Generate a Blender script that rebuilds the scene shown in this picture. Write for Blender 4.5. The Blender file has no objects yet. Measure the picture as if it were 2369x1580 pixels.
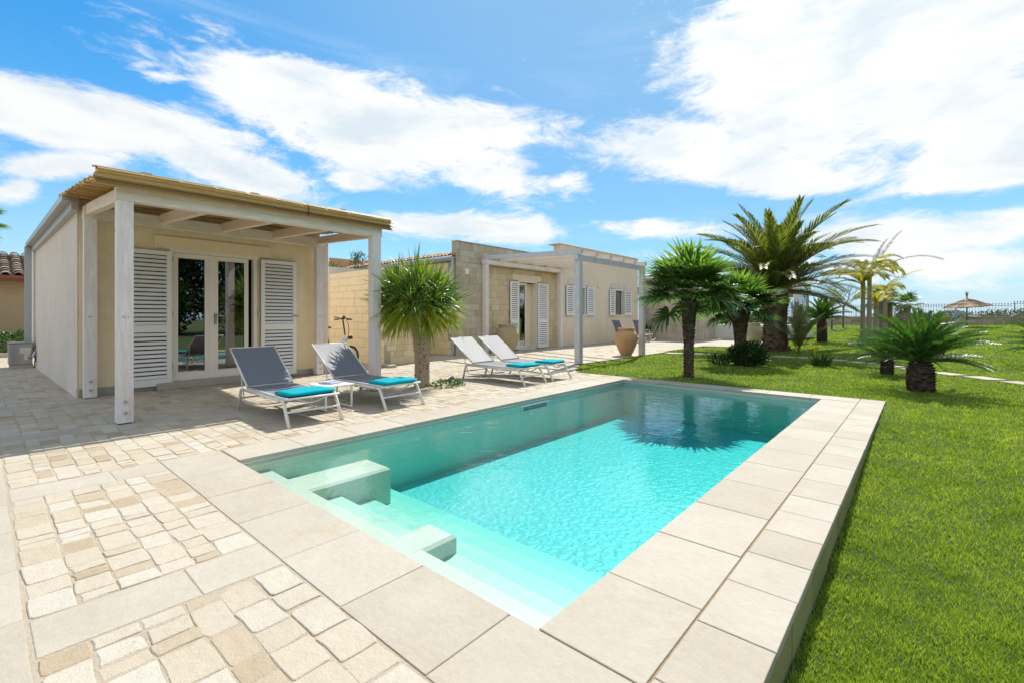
import bpy, math, random
import numpy as np
from mathutils import Vector, Matrix, Euler
R = math.radians
rnd = random.Random(7)
sc = bpy.context.scene
C = bpy.data.collections.new('place'); sc.collection.children.link(C)

# ------------------------------------------------------------ camera, light, exposure
CAMH = 1.25; FPX = 1080.0; YAW = 41.3
cam = bpy.data.cameras.new('camera'); co = bpy.data.objects.new('camera', cam); C.objects.link(co); sc.camera = co
cam.sensor_width = 36; cam.lens = FPX * 36 / 2369; cam.shift_y = (732.5 - 790) / 2369
cam.clip_start = .05; cam.clip_end = 8000
co.location = (0, 0, CAMH); co.rotation_euler = (R(90), 0, R(YAW))
SUN = Vector((-.24, .77, 1.0)).normalized()
el = math.asin(SUN.z)
sun = bpy.data.lights.new('sun', 'SUN'); sun.energy = 3.6; sun.angle = R(.5); sun.color = (1, .955, .88)
so = bpy.data.objects.new('sun', sun); C.objects.link(so); so.rotation_euler = SUN.to_track_quat('Z', 'Y').to_euler()
so.location = (0, 0, 30)
sc.view_settings.view_transform = 'Standard'; sc.view_settings.look = 'None'
sc.view_settings.exposure = .76; sc.view_settings.gamma = 1; sc.view_settings.use_curve_mapping = False
sc.cycles.use_denoising = True
sc.cycles.max_bounces = 8; sc.cycles.diffuse_bounces = 4; sc.cycles.glossy_bounces = 4
sc.cycles.transparent_max_bounces = 12; sc.cycles.transmission_bounces = 6
sc.cycles.caustics_reflective = False; sc.cycles.caustics_refractive = False
sc.cycles.sample_clamp_indirect = 6

class NT:
    def __init__(s, tree): s.t = tree
    def n(s, typ, inp=None, **kw):
        x = s.t.nodes.new(typ)
        for k, v in kw.items(): setattr(x, k, v)
        if inp:
            for k, v in inp.items():
                if hasattr(v, 'is_output') and v.is_output: s.t.links.new(v, x.inputs[k])
                else: x.inputs[k].default_value = v
        return x
    def m(s, op, a, b=0.0, c=None, clamp=False):
        x = s.t.nodes.new('ShaderNodeMath'); x.operation = op; x.use_clamp = clamp
        for i, v in enumerate((a, b, c)):
            if v is None: continue
            if hasattr(v, 'is_output'): s.t.links.new(v, x.inputs[i])
            else: x.inputs[i].default_value = v
        return x.outputs[0]
    def mix(s, f, a, b):
        x = s.t.nodes.new('ShaderNodeMix'); x.data_type = 'RGBA'
        for i, v in ((0, f), (6, a), (7, b)):
            if hasattr(v, 'is_output'): s.t.links.new(v, x.inputs[i])
            elif i == 0: x.inputs[i].default_value = v
            else: x.inputs[i].default_value = (*v, 1) if len(v) == 3 else v
        return x.outputs[2]
    def smooth(s, v, lo, hi):
        x = s.t.nodes.new('ShaderNodeMapRange'); x.interpolation_type = 'SMOOTHSTEP'
        s.t.links.new(v, x.inputs[0]); x.inputs[1].default_value = lo; x.inputs[2].default_value = hi
        return x.outputs[0]
    def noise(s, vec, scale, detail=4, rough=.55, dist=0.0):
        x = s.n('ShaderNodeTexNoise', {'Scale': scale, 'Detail': detail, 'Roughness': rough, 'Distortion': dist})
        if vec is not None: s.t.links.new(vec, x.inputs['Vector'])
        return x.outputs['Fac']

# sky: Nishita sky with procedural clouds laid out by azimuth and elevation
w = bpy.data.worlds.new('World'); sc.world = w; w.use_nodes = True
W = NT(w.node_tree); bg = w.node_tree.nodes['Background']
sky = W.n('ShaderNodeTexSky', sky_type='NISHITA', sun_disc=False)
sky.sun_elevation = el; sky.sun_rotation = math.atan2(SUN.x, SUN.y); sky.altitude = 0; sky.air_density = 1.0; sky.dust_density = .35; sky.ozone_density = 2.0
dirv = W.n('ShaderNodeTexCoord').outputs['Generated']
sep = W.n('ShaderNodeSeparateXYZ', {0: dirv}).outputs
az = W.m('ARCTAN2', sep[0], sep[1]); elv = W.m('ARCSINE', sep[2])
AE = W.n('ShaderNodeCombineXYZ', {0: az, 1: elv}).outputs[0]
AZ0 = -R(YAW)
def azel(u, v):
    x = (u - 1175.5) / 1072; y = (727 - v) / 1072
    return AZ0 + math.atan(x), math.atan(y / math.sqrt(1 + x * x))
CLOUDS = [(300, 290, 330, 65, 10, 1.25), (60, 215, 120, 32, 8, .9), (640, 215, 165, 90, 8, 1.35), (860, 290, 330, 95, 10, 1.35), (1080, 290, 190, 62, 6, 1.2),
          (480, 355, 250, 62, 22, 1.1), (380, 180, 70, 22, 0, .7), (330, 150, 60, 16, -10, .45), (1120, 410, 170, 45, 12, .95), (1300, 425, 65, 28, 0, .7), (820, 420, 62, 22, 6, .95), (450, 92, 42, 10, 10, .55),
          (110, 380, 170, 34, -4, .75), (30, 440, 62, 34, 0, .95), (1100, 525, 380, 33, 2, .85), (1500, 530, 260, 26, 0, .7), (1500, 590, 300, 20, 0, .4), (900, 550, 60, 12, 0, .5),
          (1920, 190, 430, 230, -5, 1.45), (1560, 340, 180, 80, 0, 1.1), (1700, 380, 300, 75, 6, 1.3), (2250, 330, 280, 170, 0, 1.4), (2080, 30, 430, 190, 0, 1.6), (2150, 250, 330, 180, 0, 1.3), (1640, 60, 110, 80, 30, .5),
          (2150, 545, 360, 40, -6, .95), (2100, 610, 460, 46, 0, .75), (1950, 540, 420, 36, -3, .8), (1900, 500, 160, 26, 0, .6), (2600, 250, 350, 260, 0, 1.3), (1780, -230, 600, 230, 0, 1.3), (-300, 350, 260, 90, 0, 1.0), (1850, 470, 100, 22, 0, .5)]
GAPS = [(2060, 345, 150, 46, -12, .5), (2250, 455, 190, 30, -5, .8), (1790, 160, 90, 24, -20, .6), (1620, 470, 200, 26, 0, .5), (1930, 260, 160, 60, 20, .3)]
def blob(u, v, a, b, rot, wt):
    c0 = azel(u, v); ca, sa = math.cos(R(rot)), math.sin(R(rot))
    p1 = azel(u + a * ca, v + a * sa); p2 = azel(u - b * sa, v + b * ca)
    M = np.array([[p1[0] - c0[0], p2[0] - c0[0]], [p1[1] - c0[1], p2[1] - c0[1]]]); I = np.linalg.inv(M)
    d = W.n('ShaderNodeVectorMath', {0: AE, 1: (c0[0], c0[1], 0)}, operation='SUBTRACT').outputs[0]
    x = W.n('ShaderNodeVectorMath', {0: d, 1: (I[0, 0], I[0, 1], 0)}, operation='DOT_PRODUCT').outputs[1]
    y = W.n('ShaderNodeVectorMath', {0: d, 1: (I[1, 0], I[1, 1], 0)}, operation='DOT_PRODUCT').outputs[1]
    r2 = W.m('ADD', W.m('MULTIPLY', x, x), W.m('MULTIPLY', y, y))
    return W.m('MULTIPLY', W.m('EXPONENT', W.m('MULTIPLY', r2, -.9)), wt)
acc = None
for b_ in CLOUDS:
    q = blob(*b_); acc = q if acc is None else W.m('MAXIMUM', acc, q)
for b_ in GAPS: acc = W.m('SUBTRACT', acc, blob(*b_))
mp = W.n('ShaderNodeMapping', {'Vector': dirv, 'Scale': (1, 1, 2.6)}).outputs[0]
n1 = W.noise(mp, 4.2, 8, .66, .7); n2 = W.noise(mp, 13, 6, .72, .6)
fb = W.m('ADD', W.m('MULTIPLY', W.m('SUBTRACT', n1, .5), 1.9), W.m('MULTIPLY', W.m('SUBTRACT', n2, .5), .95))
behind = W.m('MULTIPLY', W.smooth(W.n('ShaderNodeVectorMath', {0: dirv, 1: (-math.sin(R(YAW)), math.cos(R(YAW)), 0)}, operation='DOT_PRODUCT').outputs[1], .35, -.1), .6)  # extra cloud cover out of view behind the camera, added to whiten ambient light
dens = W.m('ADD', W.m('MAXIMUM', acc, behind), fb)
mask = W.smooth(dens, .22, .78)
up = W.m('MAXIMUM', sep[2], 0.0)
mask = W.m('MULTIPLY', mask, .96)
veil = W.m('MULTIPLY', W.smooth(W.noise(W.n('ShaderNodeMapping', {'Vector': dirv, 'Scale': (1.2, 1.2, 7)}).outputs[0], 2.0, 5, .6, .5), .50, .78), .22)
# base blue: the Nishita sky, richer in colour, paling towards the horizon as the photo's air does
skyc = W.n('ShaderNodeHueSaturation', {'Hue': .5, 'Saturation': 1.35, 'Value': 1.0, 'Color': sky.outputs[0]}).outputs[0]
hz = W.m('POWER', W.m('SUBTRACT', 1.0, up, clamp=True), 5.0)
SK = .1
base = W.n('ShaderNodeVectorMath', {0: skyc, 1: (SK * .30, SK * 1.02, SK * 1.15)}, operation='MULTIPLY').outputs[0]
base = W.mix(.35, base, (.015, .24, .52))
base = W.mix(W.m('MULTIPLY', hz, .97), base, (.42, .50, .56))
vs_ = W.m('MAXIMUM', veil, 0.0)
base = W.mix(W.m('MULTIPLY', W.smooth(W.n('ShaderNodeVectorMath', {0: dirv, 1: tuple(SUN)}, operation='DOT_PRODUCT').outputs[1], .50, 1.0), .85), base, (.19, .33, .49))
colr = W.mix(vs_, base, (.50, .58, .66))
shade = W.smooth(W.m('SUBTRACT', W.m('ADD', W.noise(mp, 5.5, 5, .6, .4), W.m('MULTIPLY', dens, .12)), .1), .42, .75)
cloudc = W.mix(W.m('MULTIPLY', shade, .9), (.60, .60, .59), (.43, .49, .53))
glow = W.n('ShaderNodeVectorMath', {0: dirv, 1: tuple(SUN)}, operation='DOT_PRODUCT').outputs[1]
glow = W.m('POWER', W.m('MAXIMUM', glow, 0.0), 5.0)
cl2 = W.n('ShaderNodeVectorMath', {0: cloudc, 3: W.m('ADD', 1.0, W.m('MULTIPLY', glow, .12))}, operation='SCALE').outputs[0]
final = W.mix(mask, colr, cl2)
final = W.mix(W.smooth(sep[2], .0, -.03), final, (.22, .27, .3))
w.node_tree.links.new(final, bg.inputs[0]); bg.inputs[1].default_value = 1.0
w.cycles.sampling_method = 'NONE'

# ------------------------------------------------------------ helpers
class MB:
    def __init__(s, frame=None): s.v = []; s.f = []; s.t = []; s.fr = frame; s.sm = False
    def pt(s, p):
        if s.fr:
            ox, oy, a = s.fr; c, q = math.cos(a), math.sin(a)
            return (ox + p[0] * c - p[1] * q, oy + p[0] * q + p[1] * c, p[2])
        return tuple(p)
    def add(s, vs, fs, tone=.5):
        o = len(s.v); s.v += [s.pt(p) for p in vs]
        for f in fs: s.f.append(tuple(i + o for i in f)); s.t.append(tone)
    def box(s, x0, x1, y0, y1, z0, z1, tone=.5, bev=0):
        if bev:
            b = bev; V = []
            for z, i in ((z0, b), (z0 + b, 0), (z1 - b, 0), (z1, b)):
                V += [(x0 + i, y0 + i, z), (x1 - i, y0 + i, z), (x1 - i, y1 - i, z), (x0 + i, y1 - i, z)]
            F = [(3, 2, 1, 0), (12, 13, 14, 15)]
            for k in range(3):
                for j in range(4): F.append((k * 4 + j, k * 4 + (j + 1) % 4, k * 4 + 4 + (j + 1) % 4, k * 4 + 4 + j))
            s.add(V, F, tone); return
        V = [(x0, y0, z0), (x1, y0, z0), (x1, y1, z0), (x0, y1, z0), (x0, y0, z1), (x1, y0, z1), (x1, y1, z1), (x0, y1, z1)]
        s.add(V, [(3, 2, 1, 0), (4, 5, 6, 7), (0, 1, 5, 4), (1, 2, 6, 5), (2, 3, 7, 6), (3, 0, 4, 7)], tone)
    def prism(s, poly, z0, z1, tone=.5):
        n = len(poly); V = [(p[0], p[1], z0) for p in poly] + [(p[0], p[1], z1) for p in poly]
        s.add(V, [tuple(reversed(range(n))), tuple(range(n, 2 * n))] + [(i, (i + 1) % n, n + (i + 1) % n, n + i) for i in range(n)], tone)
    def tube(s, pts, r, n=6, tone=.5, cap=True):
        pts = [Vector(p) for p in pts]; rr = r if isinstance(r, (list, tuple)) else [r] * len(pts)
        V = []; up = Vector((0, 0, 1)); prev = None
        for i, p in enumerate(pts):
            t = (pts[min(i + 1, len(pts) - 1)] - pts[max(i - 1, 0)]).normalized()
            if prev is None:
                a = t.cross(up)
                if a.length < .05: a = t.cross(Vector((1, 0, 0)))
            else: a = prev - t * prev.dot(t)
            a.normalize(); prev = a; b = t.cross(a)
            for k in range(n):
                q = 2 * math.pi * k / n + (math.pi / n if n == 4 else 0)
                V.append(p + (a * math.cos(q) + b * math.sin(q)) * rr[i])
        F = [(i * n + k, i * n + (k + 1) % n, (i + 1) * n + (k + 1) % n, (i + 1) * n + k) for i in range(len(pts) - 1) for k in range(n)]
        if cap: F += [tuple(reversed(range(n))), tuple((len(pts) - 1) * n + k for k in range(n))]
        s.add(V, F, tone)
    def beam(s, a, b, wd, ht, tone=.5, up=(0, 0, 1)):
        a = Vector(a); b = Vector(b); t = (b - a).normalized(); sd = t.cross(Vector(up)).normalized() * wd / 2; u = sd.cross(t).normalized() * ht / 2
        V = [p + i * sd + j * u for p in (a, b) for i, j in ((-1, -1), (1, -1), (1, 1), (-1, 1))]
        s.add(V, [(3, 2, 1, 0), (4, 5, 6, 7), (0, 1, 5, 4), (1, 2, 6, 5), (2, 3, 7, 6), (3, 0, 4, 7)], tone)
    def lathe(s, prof, n=24, c=(0, 0, 0), tone=.5, wob=0):
        V = []
        for r, z in prof:
            for k in range(n):
                a = 2 * math.pi * k / n; q = 1 + wob * math.sin(3 * a + z * 9)
                V.append((c[0] + r * q * math.cos(a), c[1] + r * q * math.sin(a), c[2] + z))
        F = [(i * n + k, i * n + (k + 1) % n, (i + 1) * n + (k + 1) % n, (i + 1) * n + k) for i in range(len(prof) - 1) for k in range(n)]
        F += [tuple(reversed(range(n))), tuple((len(prof) - 1) * n + k for k in range(n))]
        s.add(V, F, tone)
def wloc(p):
    v = Vector((0, 0, 0))
    while p is not None: v = v + p.location; p = p.parent
    return v
def mesh(name, mb, mat, off=(0, 0, 0), smooth=False):
    me = bpy.data.meshes.new(name); ox, oy, oz = off
    me.from_pydata([(p[0] - ox, p[1] - oy, p[2] - oz) for p in mb.v], [], mb.f)
    me.materials.append(mat)
    at = me.attributes.new('tone', 'FLOAT', 'FACE'); at.data.foreach_set('value', np.array(mb.t, dtype=np.float32))
    if smooth: me.polygons.foreach_set('use_smooth', [True] * len(me.polygons))
    return me
def obj(name, mb, mat, parent=None, kind=None, smooth=False, local=False, loc=None):
    off = wloc(parent) if (parent is not None and not local) else Vector((0, 0, 0))
    if loc is not None: off = Vector(loc)
    o = bpy.data.objects.new(name, mesh(name, mb, mat, off, smooth)); C.objects.link(o)
    if parent is not None:
        o.parent = parent
        if loc is not None: o.location = Vector(loc) - wloc(parent)
    elif loc is not None: o.location = loc
    if kind: o['kind'] = kind
    return o
def inst(name, me, parent, loc=(0, 0, 0), rot=(0, 0, 0), scale=None):
    o = bpy.data.objects.new(name, me); C.objects.link(o); o.parent = parent; o.location = loc; o.rotation_euler = rot
    if scale: o.scale = scale
    return o
def tag(o, label, cat, group=None):
    o['label'] = label; o['category'] = cat
    if group: o['group'] = group
    return o
def thing(name, label, cat, loc=(0, 0, 0), rz=0, group=None):
    o = bpy.data.objects.new(name, None); C.objects.link(o); o.location = loc; o.rotation_euler = (0, 0, rz); o.empty_display_size = .2
    return tag(o, label, cat, group)
def children(o): return [c for c in C.objects if c.parent == o]
def copy_tree(o, parent=None, kids=None):
    if kids is None:
        kids = {}
        for c in C.objects:
            if c.parent: kids.setdefault(c.parent.name, []).append(c)
    c = o.copy(); C.objects.link(c)
    if parent is not None: c.parent = parent
    for ch in kids.get(o.name, []): copy_tree(ch, c, kids)
    return c

# ------------------------------------------------------------ materials
def newmat(name):
    m = bpy.data.materials.new(name); m.use_nodes = True; t = NT(m.node_tree); b = m.node_tree.nodes['Principled BSDF']
    return m, t, b
def stone(name, cols, rough=.75, bump=.25, sc_=14, spots=.25, tonemix=True, big=1.2, streak=None, stain=0):
    m, t, b = newmat(name); pos = t.n('ShaderNodeNewGeometry').outputs['Position']
    tone = t.n('ShaderNodeAttribute', attribute_name='tone').outputs['Fac']
    cr = t.n('ShaderNodeValToRGB', {0: tone}); e = cr.color_ramp.elements
    for i, cc in enumerate(cols):
        p = i / (len(cols) - 1)
        if i < 2: e[i].position = p; e[i].color = (*cc, 1)
        else: x = e.new(p); x.color = (*cc, 1)
    e[1].position = 1 / (len(cols) - 1)
    na = t.noise(pos, big, 5, .6); nb = t.noise(pos, sc_, 6, .65); nc = t.noise(pos, sc_ * 9, 3, .6)
    f = t.m('ADD', .72, t.m('ADD', t.m('MULTIPLY', na, .3), t.m('MULTIPLY', nb, .26)))
    col = t.n('ShaderNodeVectorMath', {0: cr.outputs[0], 3: f}, operation='SCALE').outputs[0]
    sp = t.smooth(nb, .58, .8); col = t.mix(t.m('MULTIPLY', sp, spots), col, (cols[0][0] * .55, cols[0][1] * .42, cols[0][2] * .3))
    pit = t.smooth(nc, .63, .75); col = t.mix(t.m('MULTIPLY', pit, .35), col, (.16, .13, .1))
    if stain:
        sm_ = t.smooth(t.noise(pos, 3.3, 7, .7, .6), .53, .72); col = t.mix(t.m('MULTIPLY', sm_, stain * .7), col, (cols[0][0] * .95, cols[0][1] * .82, cols[0][2] * .62))
        s2_ = t.smooth(t.noise(pos, 1.3, 6, .65), .55, .7); col = t.mix(t.m('MULTIPLY', s2_, stain * .4), col, (.52, .48, .42))
    if streak:
        mpg = t.n('ShaderNodeMapping', {'Vector': pos, 'Scale': (3.5, 3.5, .5)}).outputs[0]
        col = t.mix(t.m('MULTIPLY', t.smooth(t.noise(mpg, 1.6, 5, .65), .5, .75), streak), col, (.2, .19, .16))
    t.t.links.new(col, b.inputs['Base Color']); b.inputs['Roughness'].default_value = rough; b.inputs['Specular IOR Level'].default_value = .3
    h = t.m('ADD', t.m('MULTIPLY', nb, 1.0), t.m('MULTIPLY', nc, .35))
    bp = t.n('ShaderNodeBump', {'Height': h, 'Strength': bump, 'Distance': .02}); t.t.links.new(bp.outputs[0], b.inputs['Normal'])
    return m
def plain(name, col, rough=.5, metal=0, var=.12, sc_=6, bump=0, spec=.5):
    m, t, b = newmat(name); pos = t.n('ShaderNodeNewGeometry').outputs['Position']
    n = t.noise(pos, sc_, 5, .6); f = t.m('ADD', 1 - var, t.m('MULTIPLY', n, 2 * var))
    c = t.n('ShaderNodeVectorMath', {0: (*col,), 3: f}, operation='SCALE').outputs[0]
    t.t.links.new(c, b.inputs['Base Color']); b.inputs['Roughness'].default_value = rough; b.inputs['Metallic'].default_value = metal; b.inputs['Specular IOR Level'].default_value = spec
    if bump:
        nn = t.noise(pos, 60, 4, .6); bp = t.n('ShaderNodeBump', {'Height': nn, 'Strength': bump, 'Distance': .01}); t.t.links.new(bp.outputs[0], b.inputs['Normal'])
    return m
def wood(name, c1, c2, stretch=(9, 9, .7)):
    m, t, b = newmat(name); pos = t.n('ShaderNodeTexCoord').outputs['Object']
    mpg = t.n('ShaderNodeMapping', {'Vector': pos, 'Scale': stretch}).outputs[0]
    n = t.noise(mpg, 4, 6, .65, .4); n2 = t.noise(pos, 2.2, 3, .5)
    col = t.mix(t.smooth(n, .38, .7), c1, c2); col = t.mix(t.m('MULTIPLY', t.smooth(n2, .55, .75), .3), col, (.5, .43, .4))
    kn = t.smooth(t.noise(pos, 7, 2, .4), .73, .78); col = t.mix(t.m('MULTIPLY', kn, .5), col, (.22, .17, .13))
    t.t.links.new(col, b.inputs['Base Color']); b.inputs['Roughness'].default_value = .6
    bp = t.n('ShaderNodeBump', {'Height': n, 'Strength': .25, 'Distance': .01}); t.t.links.new(bp.outputs[0], b.inputs['Normal'])
    return m
def leaf(name, c1, c2, c3, rough=.38, trans=.35, sc_=5.0):
    m, t, b = newmat(name); t.t.nodes.remove(b); out = t.t.nodes['Material Output']
    tone = t.n('ShaderNodeAttribute', attribute_name='tone').outputs['Fac']; pos = t.n('ShaderNodeNewGeometry').outputs['Position']
    v = t.m('ADD', t.m('MULTIPLY', t.noise(pos, sc_, 4, .6), .5), t.m('SUBTRACT', tone, .25))
    cr = t.n('ShaderNodeValToRGB', {0: v}); e = cr.color_ramp.elements; e[0].color = (*c1, 1); e[0].position = .1; e[1].color = (*c3, 1); e[1].position = .95
    x = e.new(.5); x.color = (*c2, 1)
    pb = t.n('ShaderNodeBsdfPrincipled', {'Base Color': cr.outputs[0], 'Roughness': rough})
    tc = t.n('ShaderNodeVectorMath', {0: cr.outputs[0], 1: (1.5, 1.7, .6)}, operation='MULTIPLY').outputs[0]
    tl = t.n('ShaderNodeBsdfTranslucent', {'Color': tc}); ms = t.n('ShaderNodeMixShader', {0: trans, 1: pb.outputs[0], 2: tl.outputs[0]})
    t.t.links.new(ms.outputs[0], out.inputs[0]); return m

M = {}
M['cobble'] = stone('cobblestone', [(.38, .29, .19), (.45, .372, .265), (.475, .408, .312), (.49, .432, .34), (.505, .458, .378)], bump=.5, sc_=16, spots=.45)
M['slab'] = stone('limestone_slab', [(.40, .348, .272), (.435, .385, .308), (.465, .415, .34)], bump=.35, sc_=22, spots=.45, big=2.6, stain=.5)
M['mortar'] = stone('mortar', [(.44, .365, .26), (.47, .395, .295)], bump=.7, sc_=30, spots=.3)
M['joint'] = plain('joint_sand', (.30, .21, .12), .9, var=.4, sc_=20)
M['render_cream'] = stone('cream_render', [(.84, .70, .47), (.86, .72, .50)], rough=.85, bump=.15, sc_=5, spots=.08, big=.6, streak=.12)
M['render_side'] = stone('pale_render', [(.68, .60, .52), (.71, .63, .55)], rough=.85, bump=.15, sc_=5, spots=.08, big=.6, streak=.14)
M['render_sand'] = stone('sand_render', [(.78, .66, .50), (.80, .68, .52)], rough=.85, bump=.15, sc_=5, spots=.08, big=.5, streak=.12)
M['tufa_bounce'] = stone('bounce_lit_tufa_block', [(.86, .70, .42), (.87, .72, .45), (.88, .74, .48)], bump=.5, sc_=9, spots=.2)  # brighter, yellower tufa copy: light bounced off the ground is in the colour
M['tufa'] = stone('tufa_block', [(.60, .48, .29), (.68, .56, .36), (.72, .61, .42)], bump=.5, sc_=9, spots=.3, streak=.15)
M['tufa_weather'] = stone('weathered_tufa_block', [(.46, .40, .30), (.54, .47, .36), (.59, .52, .41)], bump=.6, sc_=8, spots=.5, streak=.5)
M['tufa_pale'] = stone('pale_stone_block', [(.56, .46, .35), (.64, .54, .42), (.68, .59, .47)], bump=.35, sc_=7, spots=.25)
M['wallstone'] = stone('garden_wall_stone', [(.36, .27, .17), (.47, .37, .25), (.55, .45, .32)], bump=.6, sc_=9, spots=.4)
M['moss'] = stone('mossy_concrete', [(.24, .25, .10), (.30, .29, .13)], bump=.6, sc_=9, spots=.4)
M['post'] = wood('whitewashed_post', (.72, .64, .60), (.84, .81, .79), (9, 9, .7))
M['beamY'] = wood('whitewashed_beam', (.72, .64, .54), (.84, .79, .73), (9, .7, 9))
M['beamX'] = wood('whitewashed_rafter', (.74, .61, .47), (.83, .72, .59), (.7, 9, 9))
M['greywood'] = wood('greyish_timber', (.52, .53, .54), (.66, .66, .66), (9, 9, .8))
M['greywoodY'] = wood('greyish_beam', (.52, .53, .54), (.66, .66, .66), (9, .8, 9))
M['white'] = plain('white_paint', (.84, .82, .78), .35, var=.03)
M['frame'] = plain('cream_door_frame', (.82, .76, .66), .4, var=.04)
M['dark'] = plain('dark_gasket_and_shade', (.025, .025, .03), .6)
M['metal'] = plain('white_powder_coat', (.70, .68, .64), .35, var=.04)
M['steel'] = plain('galvanised_steel', (.45, .46, .47), .35, .9)
M['gutter'] = plain('grey_gutter', (.42, .40, .36), .35, .4, var=.08)
M['pipe'] = plain('grey_pipe', (.42, .45, .46), .45, .2, var=.06)
M['black'] = plain('black_rubber', (.02, .02, .022), .6)
M['bluegrey'] = plain('blue_grey_iron', (.17, .21, .26), .5)
M['sling'] = plain('grey_sling_mesh', (.17, .18, .21), .6, var=.06, sc_=40)
M['slingblue'] = plain('blue_grey_sling_mesh', (.20, .25, .33), .6, var=.06, sc_=40)
M['slingpale'] = plain('pale_grey_sling_mesh', (.17, .172, .175), .6, var=.05, sc_=40)
M['towel'] = plain('turquoise_towel', (.004, .34, .40), .9, var=.15, sc_=30, bump=.5, spec=.1)
M['paper'] = plain('printed_paper', (.45, .5, .58), .6, var=.35, sc_=30)
M['terracotta'] = stone('terracotta', [(.56, .31, .15), (.60, .36, .19)], bump=.3, sc_=6, spots=.25, big=2)
M['claypale'] = stone('pale_clay', [(.60, .50, .32), (.62, .52, .34)], bump=.25, sc_=4, spots=.15, big=2)
M['clayolive'] = stone('olive_clay', [(.36, .30, .17), (.38, .32, .19)], bump=.25, sc_=4, spots=.15, big=2)
M['tile'] = stone('clay_roof_tile', [(.42, .20, .10), (.55, .33, .20), (.62, .46, .34)], bump=.4, sc_=8, spots=.35)
M['tileold'] = stone('old_roof_tile', [(.14, .10, .07), (.24, .17, .11), (.33, .26, .19)], bump=.5, sc_=8, spots=.5)
M['brownwall'] = stone('ochre_render', [(.36, .27, .16), (.37, .28, .17)], bump=.3, sc_=8, spots=.15)
M['redwood'] = plain('red_brown_fascia', (.22, .06, .03), .4)
M['soil'] = stone('soil', [(.10, .06, .035), (.14, .09, .05)], bump=.8, sc_=20, spots=.3)
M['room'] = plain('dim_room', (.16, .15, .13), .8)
M['aluminium'] = plain('white_aluminium', (.68, .70, .72), .35, .2, var=.04)
M['bark_palm'] = stone('palm_boot', [(.10, .065, .04), (.19, .135, .085), (.28, .21, .14)], rough=.9, bump=.8, sc_=24, spots=.4)
M['bark_fibre'] = stone('palm_fibre', [(.075, .05, .035), (.13, .09, .06), (.2, .15, .11)], rough=.9, bump=.8, sc_=24, spots=.4)
M['bark_cycad'] = stone('cycad_scales', [(.035, .022, .018), (.08, .05, .035), (.22, .16, .13)], rough=.8, bump=.6, sc_=24, spots=.3)
M['bark_grey'] = stone('ringed_trunk', [(.34, .26, .19), (.45, .37, .29)], rough=.9, bump=.6, sc_=12, spots=.5)
M['leaf_fan'] = leaf('fan_palm_leaf', (.035, .10, .03), (.11, .21, .05), (.33, .38, .10), .34, .42)
M['leaf_date'] = leaf('date_palm_leaf', (.065, .09, .025), (.15, .175, .045), (.34, .30, .09), .45, .36)
M['leaf_cycad'] = leaf('cycad_leaf', (.018, .06, .016), (.055, .14, .03), (.18, .25, .06), .38, .3)
M['leaf_dragon'] = leaf('dragon_tree_leaf', (.035, .09, .018), (.11, .20, .022), (.36, .36, .04), .36, .35)
M['leaf_queen'] = leaf('queen_palm_leaf', (.14, .13, .03), (.38, .34, .06), (.66, .52, .10), .5, .45)
M['leaf_dry'] = leaf('dry_palm_leaf', (.08, .05, .035), (.16, .11, .08), (.24, .2, .15), .7, .2)
M['leaf_bush'] = leaf('bush_leaf', (.012, .045, .012), (.03, .085, .015), (.075, .15, .02), .4, .3)
M['leaf_olean'] = leaf('oleander_leaf', (.02, .05, .02), (.05, .11, .035), (.10, .17, .05), .4, .3)
M['leaf_tree'] = leaf('garden_tree_leaf', (.01, .025, .008), (.02, .05, .012), (.045, .085, .02), .5, .2)
M['scrub'] = leaf('coastal_scrub_leaf', (.04, .05, .03), (.085, .10, .05), (.19, .17, .12), .6, .2)
M['twig'] = plain('bare_twig', (.17, .12, .09), .9)
M['straw'] = leaf('straw', (.20, .12, .06), (.36, .24, .12), (.52, .38, .2), .7, .15, 20)
M['pole'] = plain('grey_pole', (.13, .13, .14), .6)
def cane_mat():
    m, t, b = newmat('dry_cane'); pos = t.n('ShaderNodeNewGeometry').outputs['Position']; tone = t.n('ShaderNodeAttribute', attribute_name='tone').outputs['Fac']
    cr = t.n('ShaderNodeValToRGB', {0: tone}); e = cr.color_ramp.elements; e[0].color = (.17, .095, .035, 1); e[1].color = (.70, .46, .16, 1); x = e.new(.5); x.color = (.40, .235, .075, 1)
    n = t.noise(t.n('ShaderNodeMapping', {'Vector': pos, 'Scale': (14, 1.5, 14)}).outputs[0], 4, 5, .6)
    col = t.mix(t.m('MULTIPLY', t.smooth(n, .56, .75), .6), cr.outputs[0], (.16, .09, .04)); t.t.links.new(col, b.inputs['Base Color']); b.inputs['Roughness'].default_value = .45
    return m
M['cane'] = cane_mat()
def glass_mat(name, tint, refl=1.0):
    m, t, b = newmat(name); t.t.nodes.remove(b); out = t.t.nodes['Material Output']
    fr = t.m('ADD', t.m('MULTIPLY', t.n('ShaderNodeFresnel', {'IOR': 1.5}).outputs[0], 1.4 * refl), .16 * refl, clamp=True)
    tr = t.n('ShaderNodeBsdfTransparent', {'Color': (*tint, 1)}); gl = t.n('ShaderNodeBsdfGlossy', {'Roughness': .004, 'Color': (.95, .97, 1, 1)})
    ms = t.n('ShaderNodeMixShader', {0: fr, 1: tr.outputs[0], 2: gl.outputs[0]}); t.t.links.new(ms.outputs[0], out.inputs[0]); return m
M['glass'] = glass_mat('window_glass', (.55, .58, .58), 1.3); M['clearglass'] = glass_mat('pavilion_glass', (.88, .93, .94), .7)
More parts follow.
